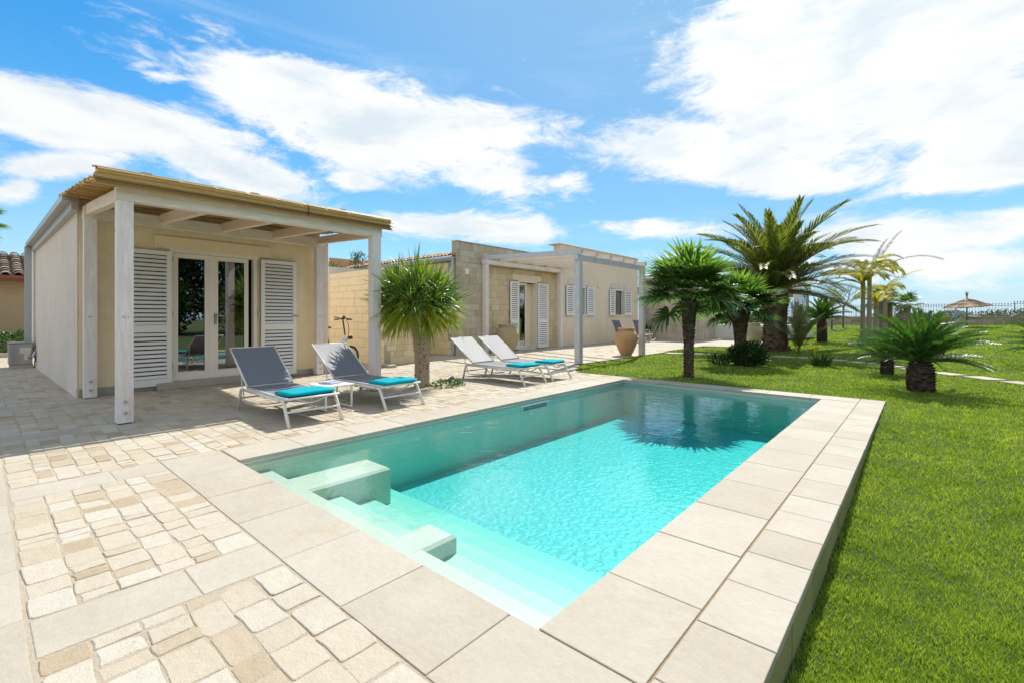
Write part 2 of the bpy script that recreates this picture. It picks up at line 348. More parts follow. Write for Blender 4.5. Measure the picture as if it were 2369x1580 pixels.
def lawn_mat():
    m, t, b = newmat('lawn_soil'); pos = t.n('ShaderNodeNewGeometry').outputs['Position']
    col = t.mix(t.noise(pos, 3, 6, .6), (.03, .055, .008), (.07, .10, .015)); t.t.links.new(col, b.inputs['Base Color']); b.inputs['Roughness'].default_value = .9
    bp = t.n('ShaderNodeBump', {'Height': t.noise(pos, 30, 5, .7), 'Strength': .8, 'Distance': .03}); t.t.links.new(bp.outputs[0], b.inputs['Normal']); return m
M['lawn'] = lawn_mat()
def grass_mat():
    m, t, b = newmat('grass_blade'); t.t.nodes.remove(b); out = t.t.nodes['Material Output']
    tone = t.n('ShaderNodeAttribute', attribute_name='tone').outputs['Fac']; pos = t.n('ShaderNodeNewGeometry').outputs['Position']
    n1 = t.noise(pos, .8, 5, .6); n2 = t.noise(pos, 5, 4, .6)
    v = t.m('ADD', t.m('SUBTRACT', t.m('MULTIPLY', tone, .55), .17), t.m('ADD', t.m('MULTIPLY', n1, .55), t.m('MULTIPLY', n2, .4)))
    cr = t.n('ShaderNodeValToRGB', {0: v}); e = cr.color_ramp.elements; e[0].color = (.045, .11, .010, 1); e[0].position = .15; e[1].color = (.48, .54, .10, 1); e[1].position = .92
    x = e.new(.55); x.color = (.20, .315, .028, 1)
    pb = t.n('ShaderNodeBsdfPrincipled', {'Base Color': cr.outputs[0], 'Roughness': .5, 'Specular IOR Level': .35})
    tl = t.n('ShaderNodeBsdfTranslucent', {'Color': t.n('ShaderNodeVectorMath', {0: cr.outputs[0], 1: (1.5, 1.5, .7)}, operation='MULTIPLY').outputs[0]})
    ms = t.n('ShaderNodeMixShader', {0: .42, 1: pb.outputs[0], 2: tl.outputs[0]}); t.t.links.new(ms.outputs[0], out.inputs[0]); return m
M['grass'] = grass_mat()
def pool_mat(rel=False):
    m, t, b = newmat('pool_gelcoat'); pos = t.n('ShaderNodeNewGeometry').outputs['Position']
    n = t.noise(pos, 40, 4, .6); col = t.mix(t.smooth(n, .4, .65), (.43, .49, .48) if rel else (.56, .59, .49), (.50, .55, .54) if rel else (.62, .64, .54)); t.t.links.new(col, b.inputs['Base Color']); b.inputs['Roughness'].default_value = .45
    if not rel: return m
    vo = t.n('ShaderNodeTexVoronoi', {'Vector': t.n('ShaderNodeVectorMath', {0: pos, 1: t.n('ShaderNodeVectorMath', {0: t.n('ShaderNodeTexNoise', {'Vector': pos, 'Scale': 6.0}).outputs['Color'], 3: .12}, operation='SCALE').outputs[0]}, operation='ADD').outputs[0], 'Scale': 19.0}, feature='SMOOTH_F1').outputs['Distance']
    bp = t.n('ShaderNodeBump', {'Height': vo, 'Strength': 1.0, 'Distance': .015}); t.t.links.new(bp.outputs[0], b.inputs['Normal'])
    return m
M['pool'] = pool_mat(); M['poolwall'] = pool_mat(); M['poolfloor'] = pool_mat(True)
for n_ in M['poolwall'].node_tree.nodes:
    if n_.type == 'MIX': n_.inputs[6].default_value = (.76, .84, .72, 1); n_.inputs[7].default_value = (.80, .87, .76, 1)
def water_mat():
    m, t, b = newmat('pool_water'); t.t.nodes.remove(b); out = t.t.nodes['Material Output']; pos = t.n('ShaderNodeNewGeometry').outputs['Position']
    p1 = t.n('ShaderNodeMapping', {'Vector': pos, 'Scale': (1.0, 1.0, 1.0), 'Rotation': (0, 0, .6)}).outputs[0]
    h = t.m('ADD', t.noise(p1, 5.5, 3, .5, .6), t.m('MULTIPLY', t.noise(p1, 17, 3, .5, .4), .22))
    bp = t.n('ShaderNodeBump', {'Height': h, 'Strength': .11, 'Distance': .05})
    fr = t.n('ShaderNodeFresnel', {'IOR': 1.33, 'Normal': bp.outputs[0]}).outputs[0]
    tr = t.n('ShaderNodeBsdfTransparent', {'Color': (1, 1, 1, 1)}); gl = t.n('ShaderNodeBsdfGlossy', {'Roughness': .01, 'Color': (1, 1, 1, 1), 'Normal': bp.outputs[0]})
    ms = t.n('ShaderNodeMixShader', {0: fr, 1: tr.outputs[0], 2: gl.outputs[0]}); t.t.links.new(ms.outputs[0], out.inputs[0])
    va = t.n('ShaderNodeVolumeAbsorption', {'Color': (.0, .935, .94, 1), 'Density': .80}); t.t.links.new(va.outputs[0], out.inputs['Volume'])
    return m
M['water'] = water_mat()
def sea_mat():
    m, t, b = newmat('sea_water'); b.inputs['Base Color'].default_value = (.05, .12, .17, 1); b.inputs['Roughness'].default_value = .35; return m
M['sea'] = sea_mat()

# ------------------------------------------------------------ ground
def sst(x, a, b):
    t = min(max((x - a) / (b - a), 0), 1); return t * t * (3 - 2 * t)
def lawn_z(x, y):
    z = -.03
    if x > -.6: z -= .17 * (1 - sst(y, 2.6, 8.4)) * (1 - .0 * sst(x, 3, 9))
    ramp = min(max((y - 14) / 29, 0), 1)
    z += ramp * (.67 + .012 * (x + 3)) * max(sst(x, -5.5, -2.5), sst(y, 29, 40))
    z += .015 * math.sin(x * 1.3 + y * .7) * math.sin(y * .9 - x * .4) * (0 if (y < 9 and x < 0) else 1) * min(1, max(0, y - 9) / 3)
    return z
EDGE = [(8.86, -4.95), (8.87, -5.9), (10.4, -6.85), (14.5, -6.95), (20.4, -7.1), (20.55, -5.0), (28.0, -4.95), (28.2, -14), (60, -16)]
def edge(y):
    for (a, xa), (b, xb) in zip(EDGE, EDGE[1:]):
        if y <= b: return xa + (xb - xa) * max(0, y - a) / (b - a)
    return -16
mb = MB()
def grid(xs_of, ys, nx):
    o = len(mb.v)
    for y in ys:
        a, b = xs_of(y)
        for i in range(nx + 1):
            s = i / nx; x = a + (b - a) * s ** 1.6; mb.v.append((x, y, lawn_z(x, y)))
    for j in range(len(ys) - 1):
        for i in range(nx): mb.f.append((o + j * (nx + 1) + i, o + j * (nx + 1) + i + 1, o + (j + 1) * (nx + 1) + i + 1, o + (j + 1) * (nx + 1) + i)); mb.t.append(.5)
grid(lambda y: (-.43, 60), [-25 + 1.2 * i for i in range(20)] + [-1 + .4 * i for i in range(25)] + [8.86], 60)
grid(lambda y: (edge(y) - .25, 60), [8.86] + [9.2 + .45 * i for i in range(76)] + [43.5], 90)
obj('lawn', mb, M['lawn'], kind='structure', smooth=True)
mb = MB(); mb.box(-40, -4.93, -25, 8.87, -.5, -.0028)
mb.box(-4.95, -.43, -25, 1.46, -.5, -.0023)
mb.prism([(-40, 8.88), (-5.9, 8.88), (-6.85, 10.4), (-6.95, 14.5), (-7.1, 20.4), (-5.0, 20.55), (-4.95, 28.0), (-14, 28.2), (-40, 28.2)], -.5, -.0028)
terrace = obj('terrace', mb, M['mortar'], kind='structure')
mb = MB(); mb.add([(x, y, .0) for x, y in ((-60, 28.2), (-14.2, 28.2), (-16, 60), (-60, 60))] + [(x, y, -.6) for x, y in ((-60, -25), (-40, -25), (-40, 28.2), (-60, 28.2))], [(0, 1, 2, 3), (4, 5, 6, 7)])
obj('ground', mb, M['lawn'], kind='structure')
# headland beyond the garden wall, falling to the sea
mb = MB(); ys = [43.4, 50, 60, 75, 90, 110]; n = 40
hh = lambda x, y: (.45 + .012 * (x + 3)) + (.25 * math.sin(x * .35 + y * .2) * math.sin(y * .3) if y > 45 else 0) - max(0, y - 52) * .085
for y in ys:
    for i in range(n + 1): x = -80 + 160 * i / n; mb.v.append((x, y, hh(x, y)))
for j in range(len(ys) - 1):
    for i in range(n): mb.f.append((j * (n + 1) + i, j * (n + 1) + i + 1, (j + 1) * (n + 1) + i + 1, (j + 1) * (n + 1) + i)); mb.t.append(.5)
obj('headland', mb, M['soil'], kind='structure', smooth=True)
mb = MB(); mb.add([(-5000, 60, -4), (5000, 60, -4), (5000, 6000, -4), (-5000, 6000, -4)], [(0, 1, 2, 3)]); obj('sea', mb, M['sea'], kind='structure')
mb = MB(); mb.add([(-3000, -3000, -4.2), (3000, -3000, -4.2), (3000, 60, -4.2), (-3000, 60, -4.2)], [(0, 1, 2, 3)]); obj('terrain', mb, M['lawn'], kind='structure')

# ------------------------------------------------------------ paving
def paver(mb, x0, x1, y0, y1, tone, top, jit=.006, r=.007, fine=True, zb=-.02):
    j = lambda s=1: rnd.uniform(-jit, jit) * s
    P = [(x0 + j(), y0 + j()), (x1 + j(), y0 + j()), (x1 + j(), y1 + j()), (x0 + j(), y1 + j())]
    if fine:
        Q = []
        for i in range(4):
            a, b = P[i], P[(i + 1) % 4]; Q.append(a)
            L = math.hypot(b[0] - a[0], b[1] - a[1]); f = rnd.uniform(.3, .7)
            nx, ny = (b[1] - a[1]) / L, -(b[0] - a[0]) / L; d = rnd.uniform(-jit, jit * .7)
            Q.append((a[0] + (b[0] - a[0]) * f + nx * d, a[1] + (b[1] - a[1]) * f + ny * d))
        # clip the corners a little so that they look worn
        P = []
        for i, q in enumerate(Q):
            if i % 2 == 0:
                p0, p1 = Q[i - 1], Q[(i + 1) % 8]; k = rnd.uniform(.06, .16)
                P.append((q[0] + (p0[0] - q[0]) * k, q[1] + (p0[1] - q[1]) * k)); P.append((q[0] + (p1[0] - q[0]) * k, q[1] + (p1[1] - q[1]) * k))
            else: P.append(q)
    n = len(P); cx, cy = (x0 + x1) / 2, (y0 + y1) / 2; tk_ = .02 if max(x1 - x0, y1 - y0) < .28 else .0012; tx, ty = rnd.uniform(-tk_, tk_), rnd.uniform(-tk_, tk_)
    zt = lambda x, y: top + (x - cx) * tx + (y - cy) * ty
    V = [(x, y, zb) for x, y in P] + [(x, y, zt(x, y) - r * .8) for x, y in P]
    for x, y in P:
        dx, dy = cx - x, cy - y; L = math.hypot(dx, dy); x += dx / L * r * 1.3; y += dy / L * r * 1.3; V.append((x, y, zt(x, y)))
    F = [(k * n + i, k * n + (i + 1) % n, (k + 1) * n + (i + 1) % n, (k + 1) * n + i) for k in range(2) for i in range(n)] + [tuple(range(2 * n, 3 * n))]
    mb.add(V, F, tone)
stones = []
def cobbles(x0, x1, y0, y1, ok=lambda x, y: True, wide=None):
    y = y0
    while y < y1 - .05:
        h = rnd.choice((.105, .12, .14, .155)) if wide is None else wide * rnd.uniform(.85, 1.15)
        if y1 - y - h < .07: h = y1 - y
        x = x0
        while x < x1 - .03:
            l = rnd.choice((.09, .13, .16, .2, .24)) * (1 if wide is None else 1.2)
            if x1 - x - l < .06: l = x1 - x
            if ok(x + l / 2, y + h / 2): stones.append(('paver', x, x + l, y, y + h))
            x += l
        y += h
def slabsX(x0, x1, y0, y1, L=.6, nm='slab', ok=lambda x, y: True):
    x = x0 + rnd.uniform(-.3, 0)
    while x < x1 - .02:
        e = min(x + L * rnd.uniform(.9, 1.1), x1)
        if x1 - e < .15: e = x1
        if ok((x + e) / 2, (y0 + y1) / 2): stones.append((nm, max(x, x0), e, y0, y1))
        x = e
def slabsY(x0, x1, y0, y1, L=.58, nm='slab', ok=lambda x, y: True):
    y = y0
    while y < y1 - .02:
        e = min(y + L * rnd.uniform(.9, 1.1), y1)
        if y1 - e < .15: e = y1
        if ok((x0 + x1) / 2, (y + e) / 2): stones.append((nm, x0, x1, y, e))
        y = e
clear = lambda x, y: x < (edge(y) if y > 8.86 else -4.9) and not (-7.0 < x < -6.25 and 4.8 < y < 5.95) and not (x < -9.85 and 1.0 < y < 5.0) and not (x < -11.35 and y > 10) and not (x < -9.1 and y > 25)
# columns between the slab stripes
cobbles(-2.42, -.43, .13, 1.015); cobbles(-4.61, -2.76, .13, 1.015); slabsY(-2.75, -2.43, .13, 1.015, .52); slabsY(-4.955, -4.62, .13, 1.015, .6)
cobbles(-2.42, -.9, -1.8, -.26)
for k in range(6):
    xa, xb = -6.83 - 2.2 * k, -4.97 - 2.2 * k
    cobbles(xa, xb, .13, 9.6 if k < 3 else .95, clear)
    cobbles(xa, xb, -1.6, -.26, clear)
    slabsY(xa - .33, xa - .01, .13, 9.6 if k < 3 else .95, ok=clear)
    if k < 3: cobbles(xa, xb, 9.6, 17, clear, .2); slabsY(xa - .33, xa - .01, 9.6, 17, ok=clear)
slabsX(-17, -.43, -.25, .12)
STN = []
def cd(x, y): return -.66 * x + .751 * y
for s in stones:
    cx, cy = (s[1] + s[2]) / 2, (s[3] + s[4]) / 2; d = cd(cx, cy); lat = .751 * cx + .66 * cy
    vis = d > .9 and abs(lat) / max(d, .01) < 1.13 and (1.25 / d) * 1080 + 732 < 1600
    STN.append(((s[2] - s[1]) * (s[4] - s[3]) / (d * d * d) if vis else -1, s, d))
STN.sort(key=lambda q: -q[0])
counts = {'paver': 0, 'slab': 0}; rest = {'paver': MB(), 'slab': MB()}
gap = .0045
for score, s, d in STN:
    nm, x0, x1, y0, y1 = s; cob = nm == 'paver'
    tone = min(1, max(0, rnd.gauss(.60, .26))) if cob else rnd.uniform(.2, 1)
    if cob and rnd.random() < .13: tone = rnd.uniform(0, .25)
    top = rnd.uniform(-.0015, .0035) if cob else rnd.uniform(-.001, .001)
    g = gap * rnd.uniform(.5, 1.3) if cob else .003
    one = score > 0 and counts[nm] < 290
    m_ = MB() if one else rest[nm]
    paver(m_, x0 + g, x1 - g, y0 + g, y1 - g, tone, top, .007 if cob else .002, .0036 if cob else .003, fine=d < 7 and cob)
    if one: counts[nm] += 1; obj(nm, m_, M['cobble'] if cob else M['slab'], terrace)
obj('paver_field', rest['paver'], M['cobble'], terrace, kind='stuff'); obj('slab_field', rest['slab'], M['slab'], terrace, kind='stuff')
mb = MB()
for x0, x1, y0, y1 in ((-11.3, -7.0, 17, 20.4),):
    for i in range(8):
        for j in range(6): mb.box(x0 + (x1 - x0) * i / 8 + .01, x0 + (x1 - x0) * (i + 1) / 8 - .01, y0 + (y1 - y0) * j / 6 + .01, y0 + (y1 - y0) * (j + 1) / 6 - .01, -.02, .0, rnd.random())
for i in range(9):
    for j in range(6): mb.box(-13.9 + i * .98, -13.9 + i * .98 + .965, 20.62 + j * 1.2, 20.62 + j * 1.2 + 1.18, -.02, .0, rnd.random())
obj('path_slabs', mb, M['slab'], terrace, kind='stuff')

# ------------------------------------------------------------ pool
PX0, PX1, PY0, PY1 = -4.49, -1.15, 1.47, 8.48
WZ = -.085
pool = thing('swimming_pool', 'rectangular turquoise swimming pool with pale stone coping and mint corner steps', 'swimming pool', ((PX0 + PX1) / 2, (PY0 + PY1) / 2, 0))
FL = -.68
mb = MB(); t_ = .25
mb.box(PX0 - t_, PX0, PY0 - t_, PY1 + t_, FL - .2, -.036); mb.box(PX1, PX1 + t_, PY0 - t_, PY1 + t_, FL - .2, -.036)
mb.box(PX0, PX1, PY0 - t_, PY0, FL - .2, -.037); mb.box(PX0, PX1, PY1, PY1 + t_, FL - .2, -.037)
obj('pool_wall', mb, M['poolwall'], pool)
mb = MB(); mb.box(PX0, PX1, PY0, PY1, FL - .2, FL); obj('pool_floor', mb, M['poolfloor'], pool)
for z, y1 in ((-.27, 2.03), (-.385, 2.34), (-.485, 2.63), (-.58, 2.9)):
    mb = MB(); mb.box(PX0 + .002, PX1 - .002, PY0 + .002, y1, FL - .1, z, bev=.012); obj('step', mb, M['pool'], pool)
mb = MB(); mb.box(PX0 + .004, PX1 - .004, PY0 + .004, 1.76, FL - .1, -.15, bev=.01); obj('ledge', mb, M['pool'], pool)
mb = MB(); mb.box(-4.12, -3.72, 1.6, 2.52, FL - .1, -.148, bev=.02); obj('seat_block', mb, M['pool'], pool)
mb = MB(); mb.box(-2.52, -2.25, 1.6, 2.02, FL - .1, -.148, bev=.02); obj('seat_block', mb, M['pool'], pool)
mb = MB()
for a in ((PX0 + .001, PX0 + .012, 5.30, 5.36, -.19, -.075), (PX0 + .001, PX0 + .012, 5.94, 6.0, -.19, -.075), (PX0 + .001, PX0 + .012, 5.36, 5.94, -.1, -.075), (PX0 + .001, PX0 + .012, 5.36, 5.94, -.19, -.165)): mb.box(*a)
sk = obj('skimmer', mb, M['white'], pool)
mb = MB(); mb.box(PX0 + .0005, PX0 + .004, 5.36, 5.94, -.165, -.1); obj('skimmer_slot', mb, M['bluegrey'], sk)
mb = MB(); mb.lathe([(.11, 0), (.11, .01), (.06, .014)], 20); 
mb.v = [(-2.9 + v[0], 8.47 - v[2], -.28 + v[1]) for v in mb.v]; obj('pool_light', mb, M['white'], pool)
mb = MB(); mb.box(PX0, PX0 + .012, PY0, PY1, -.075, -.055); mb.box(PX0 + .012, PX1, PY1 - .012, PY1, -.075, -.055); obj('liner_rim', mb, M['gutter'], pool)
def ctile(x0, x1, y0, y1):
    mb = MB(); g = .0016 + .0012 * rnd.random()
    paver(mb, x0 + g, x1 - g, y0 + g, y1 - g, rnd.uniform(.1, 1), rnd.uniform(-.0008, .0008) + .002, .0015, .0028, fine=False, zb=-.034); obj('coping_tile', mb, M['slab'], pool)
ys = [1.47 - .0, 2.03, 2.61, 3.20, 3.79, 4.37, 4.95, 5.53, 6.11, 6.69, 7.27, 7.85, 8.45]
for a, b in zip(ys, ys[1:]): ctile(-1.156, -.705, a if a > 1.5 else 1.475, b)
ys = [-2.0, -1.55, -1.15, -.76, -.36, .02, .42, .79, 1.14, 1.54, 1.95, 2.35, 2.70, 3.05, 3.41, 3.76, 4.2, 4.69, 5.1, 5.5, 5.88, 6.28, 6.66, 7.05, 7.42, 7.8, 8.2, 8.5, 8.86]
for a, b in zip(ys, ys[1:]):
    if b > 1.0: ctile(-.70, -.405, a, b)
ys = [8.86, 8.46]
xs = [-4.95, -4.36, -3.76, -3.15, -2.54, -1.93, -1.32, -.705]
for a, b in zip(xs, xs[1:]): ctile(a, b, 8.465, 8.86)
xs = [-4.95, -4.30, -3.70, -3.108, -2.48, -1.884, -1.30, -.705]
for a, b in zip(xs, xs[1:]): ctile(a, b, 1.02, 1.474)
ys = [1.49, 2.08, 2.66, 3.25, 3.84, 4.43, 5.01, 5.59, 6.18, 6.77, 7.36, 7.94, 8.46]
for a, b in zip(ys, ys[1:]): ctile(-4.95, -4.475, a, b)
mb = MB(); mb.box(-4.93, -4.50, 1.03, 8.85, -.5, -.005); mb.box(-1.14, -.43, 1.03, 8.85, -.5, -.005); mb.box(-4.50, -1.14, 1.03, 1.455, -.5, -.0052); mb.box(-4.50, -1.14, 8.50, 8.85, -.5, -.0052)
obj('pool_surround', mb, M['joint'], pool)
mb = MB(); 
for i in range(24):
    y0 = -2.5 + i * .475; mb.box(-.43, -.409 + rnd.uniform(-.004, .003), y0, y0 + .475, -.5, -.036, rnd.random())
obj('edge_wall', mb, M['moss'], pool)
mb = MB(); mb.box(PX0 - .002, PX1 + .002, PY0 - .002, PY1 + .002, FL - .01, WZ)
obj('water', mb, M['water'], kind='structure')

# ------------------------------------------------------------ masonry
BLK = {}
def block_wall(parent, part, mat, O, ang, L, z0, z1, bw, bh, thick=.2, holes=(), cap=290, core=None, prefix='block'):
    """a core wall with individual blocks standing proud of recessed mortar; local x runs along ang, blocks face local -y"""
    c, s = math.cos(ang), math.sin(ang)
    fr = (O[0], O[1], ang); mb = MB(fr)
    segs = []
    if holes:
        hx0, hx1, hz0, hz1 = holes[0]
        mb.box(0, hx0, .012, thick, z0, z1); mb.box(hx1, L, .012, thick, z0, z1); mb.box(hx0, hx1, .012, thick, hz1, z1)
        if hz0 > z0 + .01: mb.box(hx0, hx1, .012, thick, z0, hz0)
    else: mb.box(0, L, .008, thick, z0, z1)
    wl = obj(part, mb, core or M['mortar'], parent); base = wloc(wl); cnt = 0; restm = MB(fr)
    z = z0; row = 0
    while z < z1 - .03:
        h = min(bh * rnd.choice((.8, 1, 1, 1.15)), z1 - z)
        if z1 - z - h < .06: h = z1 - z
        x = 0 if row % 2 else -bw * rnd.uniform(.3, .7); row += 1
        while x < L - .02:
            l = bw * rnd.choice((.6, .85, 1, 1, 1.2)); a = max(x, 0); b = min(x + l, L)
            if L - b < .08: b = L
            x = x + l if b < L else L
            pieces = [(a, b)]
            for hx0, hx1, hz0, hz1 in holes:
                if z + h > hz0 + .02 and z < hz1 - .02:
                    pieces = [q for p in pieces for q in ((p[0], min(p[1], hx0)), (max(p[0], hx1), p[1])) if q[1] - q[0] > .04]
            for a2, b2 in pieces:
                wd = round(b2 - a2, 2); hh_ = round(h, 2)
                if wd < .04: continue
                if cnt < cap:
                    k = (mat.name, wd, hh_)
                    if k not in BLK: BLK[k] = [None] * 3
                    vi = rnd.randrange(3)
                    if BLK[k][vi] is None:
                        m2 = MB(); m2.box(-wd / 2 + .0028, wd / 2 - .0028, 0, .03, -hh_ / 2 + .0028, hh_ / 2 - .0028, rnd.random(), bev=.006); BLK[k][vi] = mesh(prefix, m2, mat)
                    lx, ly = (a2 + b2) / 2, rnd.uniform(-.005, .004)
                    inst(prefix, BLK[k][vi], wl, Vector((O[0] + lx * c - ly * s, O[1] + lx * s + ly * c, z + h / 2)) - base, (0, 0, ang)); cnt += 1
                else: restm.box(a2 + .004, b2 - .004, rnd.uniform(-.005, .004), .03, z + .004, z + h - .004, rnd.random(), bev=.006)
        z += h
    if restm.v: obj(prefix + '_course', restm, mat, wl, kind='stuff')
    return wl
def shutter(parent, fr, x0, x1, z0, z1, mid=None, pitch=.055, out=.035, mat=None):
    """louvred shutter leaf in frame fr (local x along the wall, -y outwards)"""
    mat = mat or M['white']; f = .07; y0, y1 = -out - .04, -out
    mb = MB(fr); mb.box(x0, x0 + f, y0, y1, z0, z1); mb.box(x1 - f, x1, y0, y1, z0, z1)
    mb.box(x0 + f, x1 - f, y0, y1, z1 - f, z1); mb.box(x0 + f, x1 - f, y0, y1, z0, z0 + f * 1.7)
    bands = [(z0 + f * 1.7, z1 - f)]
    if mid: mb.box(x0 + f, x1 - f, y0, y1, mid, mid + f * 1.7); bands = [(z0 + f * 1.7, mid), (mid + f * 1.7, z1 - f)]
    sh = obj('shutter', mb, mat, parent)
    mb = MB(fr); mb.box(x0 - .006, x1 + .006, y1, y1 + .008, z0 - .006, z1 + .006); obj('slat_shade', mb, M['dark'], sh)  # near-black sheet paints the shade between the slats and round the leaf
    m2 = MB(); hw = (x1 - x0) / 2 - f; sl = pitch * .46
    m2.add([(-hw, -.002, -sl), (hw, -.002, -sl), (hw, -.036, -sl + .004), (-hw, -.036, -sl + .004), (-hw, -.004, sl * .55), (hw, -.004, sl * .55), (hw, -.012, sl * .62), (-hw, -.012, sl * .62)],
           [(0, 1, 2, 3)[::-1], (3, 2, 6, 7), (7, 6, 5, 4), (0, 3, 7, 4), (1, 5, 6, 2)])
    me = mesh('slat', m2, mat); a = fr[2]; c, s = math.cos(a), math.sin(a); base = wloc(sh)
    for lo, hi in bands:
        n = int((hi - lo) / pitch)
        for i in range(n):
            lx = (x0 + x1) / 2; ly = y1 - .0; z = lo + (hi - lo) * (i + .5) / n
            inst('slat', me, sh, Vector((fr[0] + lx * c - ly * s, fr[1] + lx * s + ly * c, z)) - base, (0, 0, a))
    return sh
# frames: local x along the wall towards +Y, local -y outwards (+X world)  -> angle 90 deg
def wf(o, a=90): return (o[0], o[1], R(a))

# ------------------------------------------------------------ annex (small rendered house on the left)
AF = wf((-9.80, 1.0), 92.8)
annex = thing('annex_house', 'small cream rendered annex with louvred door under a cane pergola', 'house', (-13, 2.8, 0))
mb = MB(AF)
mb.box(.0, 1.20, 0, .25, 0, 3.06); mb.box(2.62, 3.95, 0, .25, 0, 3.06); mb.box(1.20, 2.62, 0, .25, 2.40, 3.06)
obj('front_wall', mb, M['render_cream'], annex)
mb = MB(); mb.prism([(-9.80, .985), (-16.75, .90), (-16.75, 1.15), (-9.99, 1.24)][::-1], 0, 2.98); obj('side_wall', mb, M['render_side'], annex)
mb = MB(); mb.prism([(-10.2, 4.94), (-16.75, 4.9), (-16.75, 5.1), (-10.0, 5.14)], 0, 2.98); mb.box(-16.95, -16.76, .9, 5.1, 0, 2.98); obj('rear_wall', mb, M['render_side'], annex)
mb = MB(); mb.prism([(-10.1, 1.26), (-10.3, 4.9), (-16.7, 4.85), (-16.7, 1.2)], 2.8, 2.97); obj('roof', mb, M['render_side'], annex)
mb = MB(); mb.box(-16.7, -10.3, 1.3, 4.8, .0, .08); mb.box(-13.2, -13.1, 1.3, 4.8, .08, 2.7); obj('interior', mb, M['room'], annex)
for a_, b_ in ((0, .96), (2.86, 3.95)): mb = MB(AF); mb.box(a_, b_, -.012, -.001, 0, .13); obj('skirting', mb, M['gutter'], annex)
mb = MB(); mb.prism([(-9.81, .97), (-9.81, .984), (-16.75, .899), (-16.75, .885)], 0, .14); obj('skirting', mb, M['render_side'], annex)
mb = MB(AF); mb.box(.95, 2.87, -.03, -.001, 2.42, 2.645, bev=.006); obj('lintel', mb, M['render_cream'], annex)
mb = MB(AF); mb.box(.97, 2.85, -.14, -.001, 0, .12, bev=.008); obj('doorstep', mb, M['slab'], annex)
mb = MB(AF); mb.box(1.16, 2.66, -.028, .1, 2.37, 2.43); mb.box(2.56, 2.62, -.02, .1, .12, 2.37); mb.box(1.20, 1.235, -.02, .1, .12, 2.37); mb.box(1.235, 2.56, 0, .1, .121, .17)
door = obj('glass_door', mb, M['frame'], annex)
for i, (a, b) in enumerate(((1.235, 1.80), (1.87, 2.48))):
    mb = MB(AF); y = .03; f = .075
    mb.box(a, a + f, y, y + .05, .17, 2.365); mb.box(b - f, b, y, y + .05, .17, 2.365); mb.box(a + f, b - f, y, y + .05, 2.29, 2.365); mb.box(a + f, b - f, y, y + .05, .17, .26)
    lf = obj('door_leaf', mb, M['frame'], door)
    mb = MB(AF); mb.box(a + f, b - f, y + .02, y + .026, .26, 2.29); obj('pane', mb, M['glass'], lf)
    mb = MB(AF)
    for q in ((a + f - .004, a + f + .004, y + .012, y + .018, .26, 2.29), (b - f - .004, b - f + .004, y + .012, y + .018, .26, 2.29)): mb.box(*q)
    obj('gasket', mb, M['dark'], lf)
mb = MB(AF); mb.box(1.80, 1.87, .02, .09, .17, 2.365); obj('mullion', mb, M['frame'], door)
mb = MB(AF); mb.box(1.885, 1.91, .0, .03, 1.10, 1.30); mb.beam((1.897, -.03, 1.26), (2.03, -.03, 1.26), .02, .02); mb.beam((1.897, -.04, 1.26), (1.897, .02, 1.26), .02, .02); obj('handle', mb, M['steel'], door)
shutter(annex, AF, .49, 1.19, .075, 2.37, mid=.98, pitch=.07); shutter(annex, AF, 2.68, 3.39, .06, 2.38, mid=.98, pitch=.07)
mb = MB(AF)
for z in (.35, 1.25, 2.2): mb.tube([(2.655, -.05, z), (2.655, -.05, z + .09)], .014); mb.tube([(1.205, -.05, z), (1.205, -.05, z + .09)], .014)
mb.beam((3.3, -.09, 1.26), (3.42, -.09, 1.26), .02, .02); mb.beam((.1, -.05, 1.28), (.02, -.12, 1.28), .02, .02); obj('hinge', mb, M['steel'], annex)
# gutter along the side, box gutter end, downpipe
mb = MB()
mb.prism([(-9.62, .985), (-9.62, .80), (-16.9, .74), (-16.9, .985)][::-1], 2.985, 3.09); mb.prism([(-9.62, .984), (-9.62, .90), (-16.9, .84), (-16.9, .984)][::-1], 2.86, 2.984)
obj('gutter', mb, M['gutter'], annex)
mb = MB(); mb.box(-16.86, -16.76, .72, .86, 0, 2.98); obj('downpipe', mb, M['pipe'], annex)
mb = MB(); mb.tube([(-16.6, .86, .3), (-16.6, .86, 2.9)], .02); obj('conduit', mb, M['white'], annex)
mb = MB(); mb.box(-15.4, -15.1, 1.5, 1.9, 2.97, 3.45); obj('chimney', mb, M['render_side'], annex)

# cane pergola
perg = thing('cane_pergola', 'whitewashed timber pergola roofed with bundles of yellow cane', 'pergola', (-8.3, 2.9, 0))
PST = [(-7.05, 1.115), (-6.99, 4.42), (-9.62, 1.11), (-9.82, 4.83)]
mo = MB(); mo.tube([(0, 0, 0), (.025, 0, 0)], .016, 8)
bolt = mesh('bolt', mo, M['steel'])
for i, (x, y) in enumerate(PST):
    mb = MB(); zt = 2.60 if i < 2 else 2.75; mb.box(x - .075, x + .075, y - .075, y + .075, .012, zt, bev=.006); p = obj('post', mb, M['post'], perg, loc=(x, y, 0))
    inst('bolt', bolt, p, (.074, 0, .13)); inst('bolt', bolt, p, (.074, 0, .26))
    mb = MB(); mb.box(x - .06, x + .06, y - .06, y + .06, 0, .012); obj('post_shoe', mb, M['black'], perg)
mb = MB(); mb.beam((-7.04, 1.03, 2.675), (-6.99, 4.52, 2.675), .14, .15); obj('beam', mb, M['beamY'], perg)
mb = MB(); mb.beam((-9.62, 1.03, 2.84), (-9.82, 4.93, 2.84), .14, .18); obj('beam', mb, M['beamY'], perg)
for i in range(5):
    f = i / 4; y0 = 1.10 + f * 3.35; y1 = 1.10 + f * 3.73
    mb = MB(); mb.beam((-7.11, y0, 2.675), (-9.56 - .2 * f, y1, 2.88), .09, .15); obj('rafter', mb, M['beamX'], perg)
